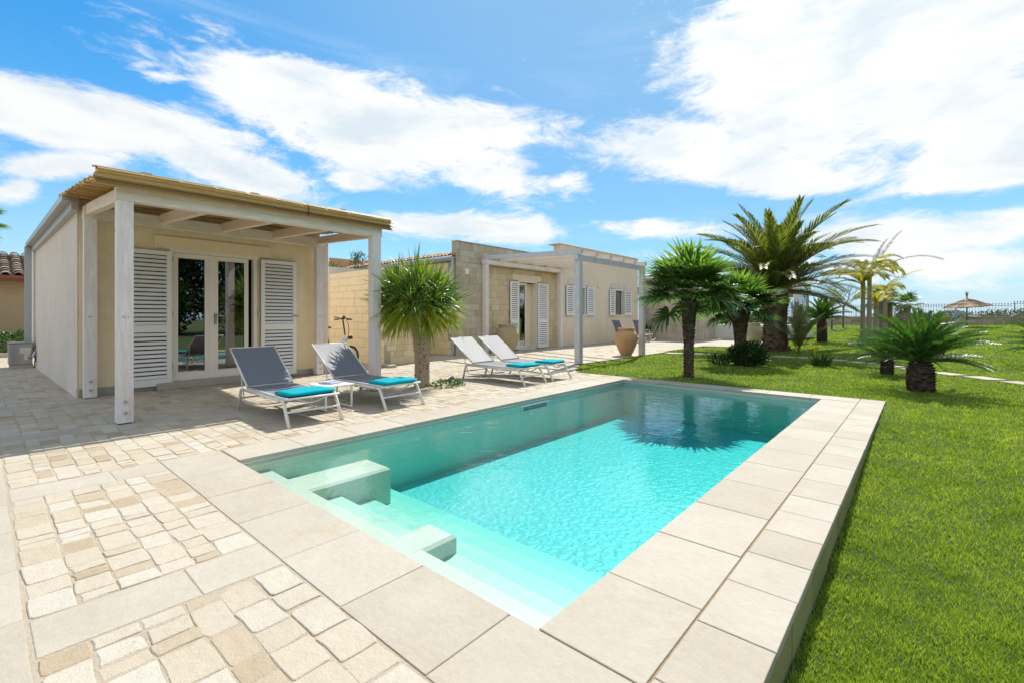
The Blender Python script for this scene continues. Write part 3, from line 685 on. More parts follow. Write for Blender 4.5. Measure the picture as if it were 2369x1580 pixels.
cv = MB()
def cane(mb, x, z, y0, y1, r, tn):
    n = max(2, int((y1 - y0) / .35)); P = []; rr = []
    ph = rnd.random() * .3
    for i in range(n + 1):
        y = y0 + (y1 - y0) * i / n; wv = .004 * math.sin(y * 1.7 + x * 31)
        P.append((x + wv, y, z + .004 * math.sin(y * 2.3 + x * 17))); rr.append(r * (1 - .12 * i / n))
        if 0 < i < n: P.append((x + wv, y + .012, z)); rr.append(r * 1.22); P.append((x + wv, y + .026, z)); rr.append(r * .98)
    mb.tube(P, rr, 5, tn)
lam = lambda x: 2.755 + (-6.9 - x) * .105
nC = 134
for lay in range(2):
    for i in range(nC):
        x = -6.93 - i * (3.42 / nC); f = (-6.9 - x) / 3.0
        cane(cv, x, lam(x) + .014 + lay * .03, .84 + rnd.uniform(-.05, .05), 4.66 + .42 * f + rnd.uniform(-.06, .06), .0125, rnd.random())
obj('cane_roof', cv, M['cane'], perg, kind='stuff')
cv = MB()
for r_ in range(10):
    for q in range(2):
        cane(cv, -6.86 + q * .024 + rnd.uniform(-.010, .010), 2.732 + r_ * .0198 + rnd.uniform(-.004, .004), .83 + rnd.uniform(-.02, .03), 4.62 + rnd.uniform(-.08, .08), .0115, rnd.random())
obj('cane_edge', cv, M['cane'], perg, kind='stuff')
for y in (1.25, 2.45, 3.75):
    mb = MB(); mb.box(-7.05, -6.9, y, y + .1, 2.905, 2.95); obj('bracket', mb, M['steel'], perg)
mb = MB(); mb.tube([(-6.82, 3.2, 2.75), (-6.815, 3.205, 2.82), (-6.83, 3.2, 2.915)], .007, 5, .2); obj('binding_wire', mb, M['black'], perg)

# ------------------------------------------------------------ main house
house = thing('main_house', 'long low stone and sand rendered house with louvred shutters behind the pool terrace', 'house', (-14, 16, 0))
HF = wf((-11.30, 10.05), 90)
block_wall(house, 'stone_wall', M['tufa_weather'], (-11.20, 10.05), R(90), 1.30, 0, 3.0, .30, .20, .4)
block_wall(house, 'parapet', M['tufa_weather'], (-11.20, 10.05), R(90), 5.95, 3.003, 3.66, .32, .20, .22)
block_wall(house, 'recessed_wall', M['tufa'], (-11.36, 11.352), R(90), 4.75, 0, 3.0, .32, .21, .3, holes=((1.95, 3.02, 0, 2.56),))
mb = MB(); mb.box(-11.55, -11.385, 11.353, 16.1, 3.004, 3.2); obj('bond_course', mb, M['render_sand'], house)
block_wall(house, 'end_wall', M['tufa_bounce'], (-18.6, 10.05), 0, 7.38, 0, 3.02, .32, .21, .3)
mb = MB(); mb.box(-11.80, -11.40, 16.12, 17.0, 0, 4.28); mb.box(-11.80, -11.40, 18.02, 20.62, 0, 4.28); mb.box(-11.80, -11.40, 21.55, 23.15, 0, 4.28)
mb.box(-11.80, -11.40, 17.0, 18.02, 0, 1.3); mb.box(-11.80, -11.40, 17.0, 18.02, 2.58, 4.28); mb.box(-11.80, -11.40, 20.62, 21.55, 0, 1.3); mb.box(-11.80, -11.40, 20.62, 21.55, 2.58, 4.28)
obj('rendered_wall', mb, M['render_sand'], house)
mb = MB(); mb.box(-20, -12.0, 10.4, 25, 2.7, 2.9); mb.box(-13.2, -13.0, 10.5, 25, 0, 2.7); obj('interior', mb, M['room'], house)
mb = MB(); mb.box(-11.99, -11.37, 15.98, 23.2, 4.283, 4.33, bev=.01); obj('coping', mb, M['render_sand'], house)
mb = MB(); mb.box(-11.43, -11.18, 10.03, 16.0, 3.663, 3.69); obj('parapet_cap', mb, M['tufa_weather'], house)
mb = MB(); mb.box(-19.1, -18.95, 9.85, 16, 2.5, 3.75); obj('peach_parapet', mb, M['terracotta'], house)
# eave: gutter + tiles
mb = MB(); mb.tube([(-18.6, 9.93, 3.10), (-11.25, 9.93, 3.09)], .07, 8); mb.box(-18.6, -11.25, 9.86, 10.04, 3.10, 3.16); obj('gutter', mb, M['gutter'], house)
mt = MB(); L_ = .42
for k in range(7):
    a = math.pi * k / 6; mt.v.append((.085 * math.cos(a), 0, .085 * math.sin(a) * .8)); mt.v.append((.068 * math.cos(a), L_, .068 * math.sin(a) * .8 + .0))
    mt.v.append((.070 * math.cos(a), 0, .070 * math.sin(a) * .8)); mt.v.append((.055 * math.cos(a), L_, .055 * math.sin(a) * .8))
for k in range(6):
    b_ = k * 4; mt.f += [(b_ + 1, b_, b_ + 4, b_ + 5), (b_ + 2, b_ + 3, b_ + 7, b_ + 6), (b_, b_ + 2, b_ + 6, b_ + 4)]; mt.t += [.7] * 3
tiles = []
for q in range(4):
    mt.t = [q / 3] * len(mt.f); tiles.append(mesh('roof_tile', mt, M['tile']))
hb = wloc(house)
for r_ in range(3):
    for i in range(41):
        inst('roof_tile', rnd.choice(tiles), house, Vector((-18.5 + i * .18, 9.84 + r_ * .36, 3.175 + r_ * .1)) - hb, (R(14), rnd.uniform(-.03, .03), rnd.uniform(-.02, .02)))
mb = MB(); mb.add([(-18.6, 9.9, 3.165), (-11.3, 9.9, 3.165), (-11.3, 14.5, 4.2), (-18.6, 14.5, 4.2)], [(0, 1, 2, 3)]); mb.v = [(v[0], v[1], v[2] - (.0 if v[1] < 10 else .75)) for v in mb.v]; obj('roof_slope', mb, M['tileold'], house)
mb = MB(); mb.tube([(-11.27, 9.95, 3.08), (-11.27, 9.95, .15), (-11.25, 9.90, .07), (-11.15, 9.83, .05)], .045, 8); obj('downpipe', mb, M['pipe'], house)
mb = MB(); mb.box(-11.197, -11.14, 10.42, 10.55, 2.62, 2.80, bev=.008); obj('wall_light', mb, M['white'], house)
mb = MB(); mb.box(-11.39, -11.33, 19.05, 19.2, 2.6, 2.74, bev=.01); obj('wall_light', mb, M['white'], house)
# door
DF = wf((-11.36, 11.352), 90)
mb = MB(DF); mb.box(1.90, 3.06, -.03, .02, 2.54, 2.60); mb.box(3.0, 3.06, -.02, .28, .04, 2.54); mb.box(1.90, 1.95, -.02, .28, .04, 2.54); mb.box(1.95, 3.0, .0, .28, .0, .04); hd = obj('glass_door', mb, M['frame'], house)
mb = MB(DF); y = .05
for q in ((1.96, 2.03, y, y + .05, .05, 2.52), (2.40, 2.47, y, y + .05, .05, 2.52), (2.03, 2.40, y, y + .05, 2.44, 2.52), (2.03, 2.40, y, y + .05, .05, .14)): mb.box(*q)
lf = obj('door_leaf', mb, M['frame'], hd); mb = MB(DF); mb.box(2.03, 2.40, y + .02, y + .026, .14, 2.44); obj('pane', mb, M['glass'], lf)
mb = MB(DF); mb.box(2.48, 2.99, .24, .26, .05, 2.52); obj('curtain', mb, M['render_sand'], hd)
mb = MB(DF); mb.box(1.58, 3.28, -.03, .0, 2.60, 2.83, bev=.006); obj('lintel', mb, M['render_sand'], house)
shutter(house, DF, 1.42, 1.91, .04, 2.54, mid=1.0, pitch=.075); shutter(house, DF, 3.05, 3.72, .03, 2.54, mid=1.0, pitch=.075)
mb = MB(DF); mb.beam((1.42, -.1, 1.05), (1.30, -.1, 1.05), .03, .03); mb.beam((3.73, -.1, 1.05), (3.8, -.1, 1.05), .03, .03); obj('shutter_catch', mb, M['steel'], house)
WFr = wf((-11.40, 0), 90)
for (a, b, s0, s1, l0, l1) in ((17.0, 18.02, 16.42, 18.69, 16.6, 18.24), (20.62, 21.55, 20.09, 22.33, 20.24, 21.8)):
    mb = MB(WFr); mb.box(a, b, -.02, .1, 2.53, 2.60); mb.box(a - .03, b + .03, -.05, .1, 1.27, 1.32); mb.box(a, a + .06, -.01, .1, 1.32, 2.53); mb.box(b - .06, b, -.01, .1, 1.32, 2.53); wn = obj('window', mb, M['white'], house)
    mb = MB(WFr); mb.box(a + .06, b - .06, .12, .126, 1.32, 2.53); obj('pane', mb, M['glass'], wn)
    mb = MB(WFr); mb.box(a, b, .3, .32, 1.3, 2.56); obj('blind', mb, M['brownwall'], wn)
    shutter(house, WFr, s0, a - .01, 1.29, 2.57, pitch=.085); shutter(house, WFr, b + .02, s1, 1.29, 2.57, pitch=.085)
    mb = MB(WFr); mb.box(l0, l1, -.025, .0, 2.62, 2.86, bev=.006); obj('lintel', mb, M['render_side'], house)
# courtyard walls
yard = thing('courtyard_wall', 'yellow block courtyard wall behind the bicycle, bounced light in its colour', 'wall', (-11.5, 6.8, 0))
block_wall(yard, 'front_leg', M['tufa_bounce'], (-13.15, 6.80), 0, 2.82, 0, 2.50, .30, .20, .2)  # bounced light painted on this leg; the side leg has plain tufa
block_wall(yard, 'side_leg', M['tufa'], (-10.33, 6.802), R(90), 1.35, 0, 2.46, .30, .20, .2)
mb = MB(); mb.box(-13.4, -13.16, 6.8, 9.9, 0, 2.72); obj('rear_leg', mb, M['render_side'], yard)
mb = MB(); mb.box(-10.2, -9.75, 6.55, 6.78, 0, .07, bev=.01); obj('kerb_stone', mb, M['slab'], yard)
ww = thing('white_wall', 'white garden wall topped with terracotta tiles seen behind the pergola post', 'wall', (-15.5, 7.6, 0))
mb = MB(); mb.box(-19.5, -13.42, 7.6, 7.8, 0, 2.38); obj('wall_face', mb, M['white'], ww)
wb = wloc(ww)
for i in range(24): inst('roof_tile', rnd.choice(tiles), ww, Vector((-19.3 + i * .25, 7.45, 2.38)) - wb, (R(8), 0, 0), (1.3, 1.1, 1.4))
mb = MB(); mb.box(-19.5, -13.42, 7.95, 8.02, 2.3, 2.62); obj('coping', mb, M['tileold'], ww)

# second pergola on the main house
pg2 = thing('open_pergola', 'open timber pergola with pale rafters over the main house door', 'pergola', (-9, 12.7, 0))
for x, y, zt, m_ in ((-6.86, 10.49, 2.74, 'greywood'), (-6.86, 14.22, 2.74, 'greywood'), (-11.10, 11.28, 3.02, 'post'), (-11.10, 15.62, 3.02, 'post')):
    mb = MB(); mb.box(x - .08, x + .08, y - .08, y + .08, 0, zt, bev=.006); obj('post', mb, M[m_], pg2)
mb = MB(); mb.beam((-6.86, 10.36, 2.81), (-6.86, 14.36, 2.81), .12, .14); obj('beam', mb, M['greywoodY'], pg2)
mb = MB(); mb.beam((-11.10, 11.15, 3.09), (-11.10, 15.75, 3.09), .12, .14); obj('beam', mb, M['beamY'], pg2)
for i in range(6):
    f = i / 5; mb = MB(); mb.beam((-6.72, 10.43 + 3.8 * f, 2.95), (-11.3, 11.22 + 4.5 * f, 3.24), .07, .13); obj('rafter', mb, M['beamX'] if i else M['greywood'], pg2)

# wing
wing = thing('stone_wing', 'pale stone clad wing at the far end of the main house', 'house', (-11, 26.5, 0))
block_wall(wing, 'near_wall', M['tufa_pale'], (-11.98, 25.2), 0, 2.98, 0, 3.42, .5, .33, .25)
block_wall(wing, 'front_wall', M['tufa_pale'], (-9.0, 25.204), R(90), 3.0, 0, 2.75, .5, .33, .25, holes=((1.0, 1.6, 1.15, 1.55),))
mb = MB(); mb.box(-9.02, -8.97, 26.1, 26.9, .98, 1.7); mb.box(-8.97, -8.965, 26.2, 26.8, 1.15, 1.55); w_ = obj('window', mb, M['render_side'], wing)
mb = MB(); mb.box(-8.968, -8.96, 26.25, 26.75, 1.2, 1.52); obj('pane', mb, M['dark'], w_)
mb = MB(); mb.box(-9.2, -8.93, 28.21, 28.36, 0, 2.6); obj('corner_trim', mb, M['white'], wing)
mb = MB(); mb.box(-16, -9.3, 25.5, 28.2, 2.6, 2.75); mb.add([(-12.3, 24.9, 3.42), (-8.8, 24.9, 3.42), (-8.8, 28.4, 4.0), (-12.3, 28.4, 4.0)], [(0, 1, 2, 3)]); obj('roof', mb, M['tile'], wing)
gb = wloc(wing)
for r_ in range(4):
    for i in range(14): inst('roof_tile', rnd.choice(tiles), wing, Vector((-12.2 + i * .25, 24.75 + r_ * .42, 3.40 + r_ * .075)) - gb, (R(10), 0, 0), (1.35, 1.15, 1.2))

# glazed pavilion
pav = thing('glazed_pavilion', 'white framed glass pavilion beyond the big date palm', 'pavilion', (-6, 29.5, .2))
mb = MB(); mb.box(-9.0, -4.80, 28.1, 31.4, .05, .78); mb.box(-9.0, -4.80, 28.1, 31.4, -.2, .05); obj('base_wall', mb, M['white'], pav)
mb = MB()
for x, y in ((-4.93, 28.16), (-4.93, 30.9), (-6.2, 28.16), (-8.2, 28.16)): mb.box(x - .12, x + .12, y - .05, y + .15, .781, 2.7)
mb.box(-4.9, -4.86, 29.45, 29.53, .781, 2.6)
obj('frame', mb, M['aluminium'], pav)
mb = MB(); mb.box(-9.1, -4.72, 28.0, 31.0, 2.701, 2.98); mb.box(-9.1, -4.70, 27.98, 31.02, 2.981, 3.03); obj('roof', mb, M['aluminium'], pav)
for i, (a, b) in enumerate(((28.32, 29.44), (29.54, 30.84))):
    mb = MB(); mb.box(-4.88, -4.87, a, b, .79, 2.58); obj('pane', mb, M['clearglass'], pav)
mb = MB(); mb.box(-6.05, -5.08, 28.2, 28.21, .79, 2.69); obj('pane', mb, M['clearglass'], pav)
mb = MB(); mb.box(-6.05, -5.08, 28.14, 28.18, 2.25, 2.69); obj('roller_blind', mb, M['straw'], pav)

# neighbouring house
nb = thing('neighbour_house', 'ochre neighbouring house with dark weathered roof tiles and red fascia', 'house', (-25, .5, 0))
mb = MB(); mb.box(-30, -24.0, -6, 6, 0, 2.5); obj('wall', mb, M['brownwall'], nb)
mb = MB(); mb.box(-24.0, -23.55, -6.2, 6.2, 2.50, 2.56); mb.box(-23.6, -23.5, -6.2, 6.2, 2.56, 2.66); obj('fascia', mb, M['redwood'], nb)
mb = MB(); 
for i in range(9): mb.box(-23.98, -23.6, -5 + i * 1.25, -4.86 + i * 1.25, 2.36, 2.497)
obj('rafter_end', mb, M['redwood'], nb)
mb = MB(); mb.add([(-23.6, -6.2, 2.62), (-23.6, 6.2, 2.62), (-27.2, 6.2, 3.68), (-27.2, -6.2, 3.68)], [(0, 1, 2, 3)]); obj('roof', mb, M['tileold'], nb)
old = []
for q in range(4):
    mt.t = [q / 3] * len(mt.f); old.append(mesh('roof_tile', mt, M['tileold']))
bb = wloc(nb)
for r_ in range(10):
    for i in range(14): inst('roof_tile', rnd.choice(old), nb, Vector((-23.5 - r_ * .36, -1.6 + i * .31, 2.66 + r_ * .108)) - bb, (R(12), 0, R(90) + rnd.uniform(-.03, .03)), (1.7, 1.15, 1.7))

# air conditioner
ac = thing('air_conditioner', 'grey outdoor air conditioner on a low plinth beside the annex wall', 'air conditioner', (-16.6, .68, 0))
mb = MB(); mb.box(-17.0, -16.42, .46, .86, 0, .08); obj('plinth', mb, M['slab'], ac)
mb = MB(); mb.box(-17.0, -16.44, .44, .84, .082, .60, bev=.015); mb.box(-17.01, -16.43, .43, .85, .601, .62, bev=.005); cs = obj('casing', mb, M['gutter'], ac)
mb = MB(); mb.box(-16.44, -16.432, .70, .80, .2, .5); mb.box(-16.44, -16.425, .62, .82, .36, .5); obj('cover', mb, M['render_side'], cs)
mb = MB()
for i in range(9): mb.box(-16.438, -16.43, .455 + i * .018, .463 + i * .018, .12, .57)
obj('fin', mb, M['pipe'], cs)
mb = MB(); mb.tube([(-16.42, .78, .25), (-16.34, .84, .27), (-16.35, .88, .38), (-16.5, .9, .45)], .03, 6); obj('hose', mb, M['steel'], ac)

# ------------------------------------------------------------ furniture by the pool
def bent(pts, r=.05, n=4):
    """round the inner corners of a polyline"""
    P = [Vector(p) for p in pts]; out = [P[0]]
    for i in range(1, len(P) - 1):
        a, b, c = P[i - 1], P[i], P[i + 1]; u = (a - b); v = (c - b); k = min(r, u.length * .45, v.length * .45); u.normalize(); v.normalize()
        for j in range(n + 1):
            t = j / n; out.append((b + u * k) * (1 - t) ** 2 + b * 2 * t * (1 - t) + (b + v * k) * t ** 2)
    out.append(P[-1]); return out
def make_lounger(mat, label, group):
    t = thing('sun_lounger', label, 'sun lounger', (0, 0, 0), 0, group)      # local +x points to the foot end
    hw = .31
    for s in (-1, 1):
        mb = MB(); mb.tube(bent([(-.66, s * hw, .285), (.66, s * hw, .285)], .05), .019, 8); obj('side_rail', mb, M['metal'], t, local=True, smooth=True)
        mb = MB(); mb.tube(bent([(.60, s * hw, .286), (.70, s * hw, .285), (.86, s * (hw + .005), 0)], .09, 5), .02, 8); obj('leg', mb, M['metal'], t, local=True, smooth=True)
        mb = MB(); mb.tube(bent([(-.60, s * hw, .286), (-.69, s * hw, .285), (-.77, s * (hw + .005), 0)], .06, 5), .02, 8); obj('leg', mb, M['metal'], t, local=True, smooth=True)
    mb = MB(); mb.tube([(.79, -hw, .17), (.79, hw, .17)], .012, 6); mb.tube([(-.73, -hw, .16), (-.73, hw, .16)], .012, 6); mb.tube([(.1, -hw, .26), (.1, hw, .26)], .012, 6); obj('cross_bar', mb, M['metal'], t, local=True)
    mb = MB(); mb.tube(bent([(.76, -hw - .02, .315), (.76, -.2, .31), (.72, 0, .225), (.76, .2, .31), (.76, hw + .02, .315)], .15, 6), .010, 6)
    for s in (-1, 1): mb.tube([(-.5, s * (hw - .015), .315), (.79, s * (hw - .015), .315)], .013, 6)
    mb.tube([(.79, -hw, .315), (.79, hw, .315)], .013, 6); obj('seat_frame', mb, M['metal'], t, local=True, smooth=True)
    mb = MB(); n = 10
    for i in range(n + 1):
        x = -.52 + 1.3 * i / n
        for j in range(5): y = -hw + .02 + (2 * hw - .04) * j / 4; mb.v.append((x, y, .322 - .018 * (1 - abs(j - 2) / 2) * math.sin(math.pi * i / n)))
    for i in range(n):
        for j in range(4): mb.f.append((i * 5 + j, i * 5 + 5 + j, i * 5 + 6 + j, i * 5 + j + 1)); mb.t.append(.5)
    k = len(mb.v); mb.v += [(x, y, z - .006) for x, y, z in mb.v]; mb.f += [tuple(reversed([q + k for q in f])) for f in mb.f]; mb.t += mb.t[:]
    obj('seat_sling', mb, mat, t, local=True, smooth=True)
    # raised backrest, hinged at x = -.52
    bx, bz = -.50, .33; tx, tz = -1.17, .80; L = math.hypot(tx - bx, tz - bz)
    mb = MB()
    for s in (-1, 1): mb.tube([(bx, s * (hw - .015), bz), (tx, s * (hw - .015), tz)], .014, 6)
    mb.tube([(tx, -hw + .01, tz), (tx, hw - .01, tz)], .013, 6); mb.tube([(bx - .02, -hw + .01, bz + .0), (bx - .02, hw - .01, bz)], .010, 6)
    obj('back_frame', mb, M['metal'], t, local=True, smooth=True)
    mb = MB(); n = 8; nx_, nz_ = -(tz - bz) / L, (tx - bx) / L
    for i in range(n + 1):
        f = .02 + .97 * i / n
        for j in range(5):
            y = -hw + .03 + (2 * hw - .06) * j / 4; sg = .015 * math.sin(math.pi * i / n) * (1 - abs(j - 2) / 2)
            mb.v.append((bx + (tx - bx) * f + nx_ * (sg - .008), y, bz + (tz - bz) * f + nz_ * (sg - .008)))
    for i in range(n):
        for j in range(4): mb.f.append((i * 5 + j, i * 5 + j + 1, i * 5 + 6 + j, i * 5 + 5 + j)); mb.t.append(.5)
    k = len(mb.v); mb.v += [(x + nx_ * .006, y, z + nz_ * .006) for x, y, z in mb.v]; mb.f += [tuple(reversed([q + k for q in f])) for f in mb.f]; mb.t += mb.t[:]
    obj('back_sling', mb, mat, t, local=True, smooth=True)
    for s in (-1, 1):
        mb = MB(); mb.tube([(bx + (tx - bx) * .42, s * (hw - .03), bz + (tz - bz) * .42), (-.735, s * (hw - .03), .30)], .009, 6); obj('prop', mb, M['metal'], t, local=True)
    mb = MB(); mb.tube(bent([(-.70, -hw + .03, .29), (-.66, -hw + .03, .10), (-.1, -hw + .1, .14), (-.1, hw - .1, .14), (-.66, hw - .03, .10), (-.70, hw - .03, .29)], .06, 4), .008, 6); obj('guide_rod', mb, M['metal'], t, local=True, smooth=True)
    return t
def towel(loc, rz, label, seed):
    r = random.Random(seed); mb = MB(); n, m = 14, 8; lx, ly, h = .20, .29, .052
    def top(i, j, z):
        x = -lx / 2 * 1.0 + lx * i / n; y = -ly + 2 * ly * j / m * 1.0
        return (x + r.uniform(-.003, .003), y * (1 - 0) + r.uniform(-.004, .004), z + r.uniform(-.004, .004) + .006 * math.sin(j * 1.3 + seed))
    secs = []
    for j in range(m + 1):
        y = -ly + 2 * ly * j / m; ring = []
        for k in range(16):
            a = 2 * math.pi * k / 16; cx_ = math.copysign(abs(math.cos(a)) ** .35, math.cos(a)); cz = math.copysign(abs(math.sin(a)) ** .45, math.sin(a))
            e = 1 if 0 < j < m else .86
            ring.append((cx_ * lx * e * (1 + r.uniform(-.02, .02)), y, h / 2 + cz * h / 2 * e * (1 + .18 * math.sin(y * 11 + seed)) + r.uniform(-.002, .002)))
        secs.append(ring)
    for q in secs: mb.v += q
    for j in range(m):
        for k in range(16): mb.f.append((j * 16 + k, j * 16 + (k + 1) % 16, j * 16 + 16 + (k + 1) % 16, j * 16 + 16 + k)); mb.t.append(.5)
    mb.f += [tuple(reversed(range(16))), tuple(m * 16 + k for k in range(16))]; mb.t += [.5, .5]
    o = obj('towel', mb, M['towel'], local=True, smooth=True); o.location = loc; o.rotation_euler = (0, 0, rz)
    tag(o, label, 'towel', 'turquoise towels folded on the sun loungers')
GL = 'sun loungers lined up beside the pool'
l1 = make_lounger(M['sling'], 'slate grey sun lounger in front of the glass door, nearest the white side table', GL)
l3 = make_lounger(M['slingpale'], 'pale grey sun lounger just right of the round leafed dragon tree', GL)
l2 = copy_tree(l1); l4 = copy_tree(l3)
l2['label'] = 'slate grey sun lounger between the white side table and the dragon tree'; l4['label'] = 'pale grey sun lounger farthest from the annex, beside the lawn corner'
for l, x, y, a in ((l1, -6.16, 2.60, -1), (l2, -6.20, 3.84, 1.5), (l3, -6.18, 6.73, 0), (l4, -6.20, 7.58, .8)): l.location = (x, y, 0); l.rotation_euler = (0, 0, R(a))
towel((-5.62, 2.60, .325), R(2), 'turquoise towel on the slate grey lounger nearest the camera', 1)
towel((-5.60, 3.84, .325), R(3), 'turquoise towel on the slate grey lounger next to the dragon tree', 2)
towel((-5.62, 6.72, .325), R(-4), 'turquoise towel on the pale grey lounger nearer the dragon tree', 3)
towel((-5.64, 7.58, .325), R(5), 'turquoise towel on the farthest pale grey lounger', 4)
tb = thing('side_table', 'low white metal side table standing between two slate grey loungers', 'table', (-6.05, 3.17, 0))
mb = MB(); mb.box(-6.33, -5.87, 2.97, 3.40, .315, .335, bev=.004); obj('table_top', mb, M['white'], tb)
for y in (3.0, 3.37):
    mb = MB(); mb.tube([(-6.30, y, .31), (-6.30, y, .02), (-5.90, y, .02), (-5.90, y, .31)], .016, 4); obj('leg', mb, M['white'], tb)
mg = MB(); mg.box(-.12, .12, -.10, .10, 0, .012, .2); mg.box(-.11, .12, -.09, .10, .013, .024, .8); mg.box(-.05, .05, -.10, .10, .025, .034, .4)
o = obj('magazine', mg, M['paper'], local=True); o.location = (-6.12, 3.17, .336); o.rotation_euler = (0, 0, R(20)); tag(o, 'blue and white folded papers lying on the low white side table', 'magazine')

def rocker(name, label, loc, rz, grp=None):
    t = thing(name, label, 'rocking chair', (0, 0, 0), 0, grp); hw = .27    # faces +x
    for s in (-1, 1):
        mb = MB(); mb.tube([(-.50 + .1 * i, s * hw, .015 + .13 * ((i - 5) / 5.5) ** 2) for i in range(12)], .014, 6); obj('rocker', mb, M['metal'], t, local=True, smooth=True)
        mb = MB(); mb.tube([(.25, s * hw, .05), (.12, s * hw, .60), (-.25, s * hw, .58)], .014, 6); mb.tube([(-.30, s * hw, .06), (-.20, s * hw, .40)], .014, 6); obj('leg', mb, M['metal'], t, local=True)
    mb = MB(); mb.box(-.2, .42, -.25, .25, .36, .37); obj('seat', mb, M['slingblue'], t, local=True)
    mb = MB(); V = [(-.18, -.25, .36), (-.18, .25, .36), (-.45, .25, 1.08), (-.45, -.25, 1.08)]; V += [(x - .012, y, z - .004) for x, y, z in V]
    mb.add(V, [(0, 1, 2, 3), (7, 6, 5, 4), (0, 4, 5, 1), (2, 6, 7, 3), (1, 5, 6, 2), (3, 7, 4, 0)]); obj('backrest', mb, M['slingblue'], t, local=True)
    mb = MB(); mb.tube([(-.45, -.25, 1.02), (-.45, .25, 1.02)], .045, 8); obj('headrest', mb, M['slingblue'], t, local=True, smooth=True)
    mb = MB()
    for s in (-1, 1): mb.tube([(-.16, s * .26, .35), (-.46, s * .26, 1.10)], .013, 6); mb.tube([(-.2, s * .26, .36), (.43, s * .26, .38)], .013, 6)
    mb.tube([(.43, -.26, .38), (.43, .26, .38)], .013, 6); obj('frame', mb, M['metal'], t, local=True)
    t.location = loc; t.rotation_euler = (0, 0, rz); return t
G_ = 'rocking chairs against the sand rendered wall'
rocker('rocking_chair', 'blue grey rocking chair under the far window, half hidden by the terracotta jar', (-10.5, 19.85, 0), R(70), G_)
rocker('rocking_chair', 'blue grey rocking chair farther right, behind the pergola post', (-10.3, 21.5, 0), R(78), G_)

# bicycle
bk = thing('bicycle', 'white folding bicycle with black saddle leaning by the yellow block wall', 'bicycle', (-10.25, 5.4, 0))
A_ = Vector((-10.17, 5.02, .28)); B_ = Vector((-10.42, 5.92, .28)); dr = (B_ - A_).normalized(); up = Vector((0, 0, 1)); sd = dr.cross(up)
for c_ in (A_, B_):
    mb = MB(); mb.tube([c_ + (dr * math.cos(a) + up * math.sin(a)) * .25 for a in [2 * math.pi * i / 24 for i in range(25)]], .026, 6, cap=False); wh = obj('wheel', mb, M['black'], bk, smooth=True)
    mb = MB(); mb.tube([c_ + (dr * math.cos(a) + up * math.sin(a)) * .215 for a in [2 * math.pi * i / 24 for i in range(25)]], .012, 5, cap=False)
    for i in range(14): a = 2 * math.pi * i / 14; mb.tube([c_, c_ + (dr * math.cos(a) + up * math.sin(a)) * .21], .0025, 3)
    mb.tube([c_ - sd * .04, c_ + sd * .04], .03, 8); obj('rim', mb, M['steel'], wh)
HT = B_ + up * .48 - dr * .16; BB = A_ * .58 + B_ * .42 - up * .02; ST = A_ * .68 + B_ * .32 + up * .18
mb = MB(); mb.tube([HT - up * .02, BB + up * .16 - dr * .05, A_ + dr * .16 + up * .14], [.042, .045, .03], 8); mb.tube([BB, ST + up * .1], .02, 8); mb.tube([ST, A_ + sd * .05], .012, 6); mb.tube([BB, A_ + sd * .05], .012, 6); mb.tube([HT + up * .06, HT - up * .12 + dr * .02], .026, 8); mb.tube([HT - up * .1 + dr * .02, B_ + sd * .05], .014, 6); mb.tube([HT - up * .1 + dr * .02, B_ - sd * .05], .014, 6)
obj('frame', mb, M['white'], bk, smooth=True)
mb = MB(); mb.tube([ST + up * .05, ST + up * .52 - dr * .12], .015, 8); obj('seat_post', mb, M['black'], bk)
mb = MB(); q = ST + up * .54 - dr * .12; mb.tube([q - dr * .12, q - dr * .05, q + dr * .06, q + dr * .15], [.05, .075, .03, .018], 8); obj('saddle', mb, M['black'], bk, smooth=True)
mb = MB(); TP = HT + up * .42 - dr * .08; mb.tube([HT, TP], .017, 8); mb.tube([TP - sd * .27 + up * .06, TP - sd * .1 + up * .03, TP, TP + sd * .1 + up * .03, TP + sd * .27 + up * .0 - dr * .03], .013, 6)
for s in (-1, 1): mb.tube([TP + sd * s * .27, TP + sd * s * .14], .02, 6); mb.tube([TP + sd * s * .2 + dr * .04, TP + sd * s * .1 + dr * .06], .008, 5)
mb.tube([TP + up * .02, TP + up * .07 + dr * .05], .03, 6); obj('handlebar', mb, M['black'], bk)
mb = MB(); mb.tube(bent([TP + sd * .1, TP + dr * .2 - up * .15, HT + dr * .08 - up * .1, BB + up * .1], .15, 5), .007, 5); mb.tube([HT - up * .02 + dr * .12, HT - up * .02 + dr * .2], .04, 8); obj('cable', mb, M['black'], bk)
mb = MB(); mb.tube([BB - sd * .08, BB + sd * .08], .06, 10); mb.tube([BB + sd * .08 , BB + sd * .08 - up * .17 + dr * .02], .012, 5); mb.tube([BB - sd * .08, BB - sd * .08 + up * .17], .012, 5); obj('crank', mb, M['black'], bk)
mb = MB(); mb.tube([A_ + (dr * math.cos(a) + up * math.sin(a)) * .29 for a in [R(40) + R(15) * i for i in range(9)]], .02, 5); obj('mudguard', mb, M['black'], bk)

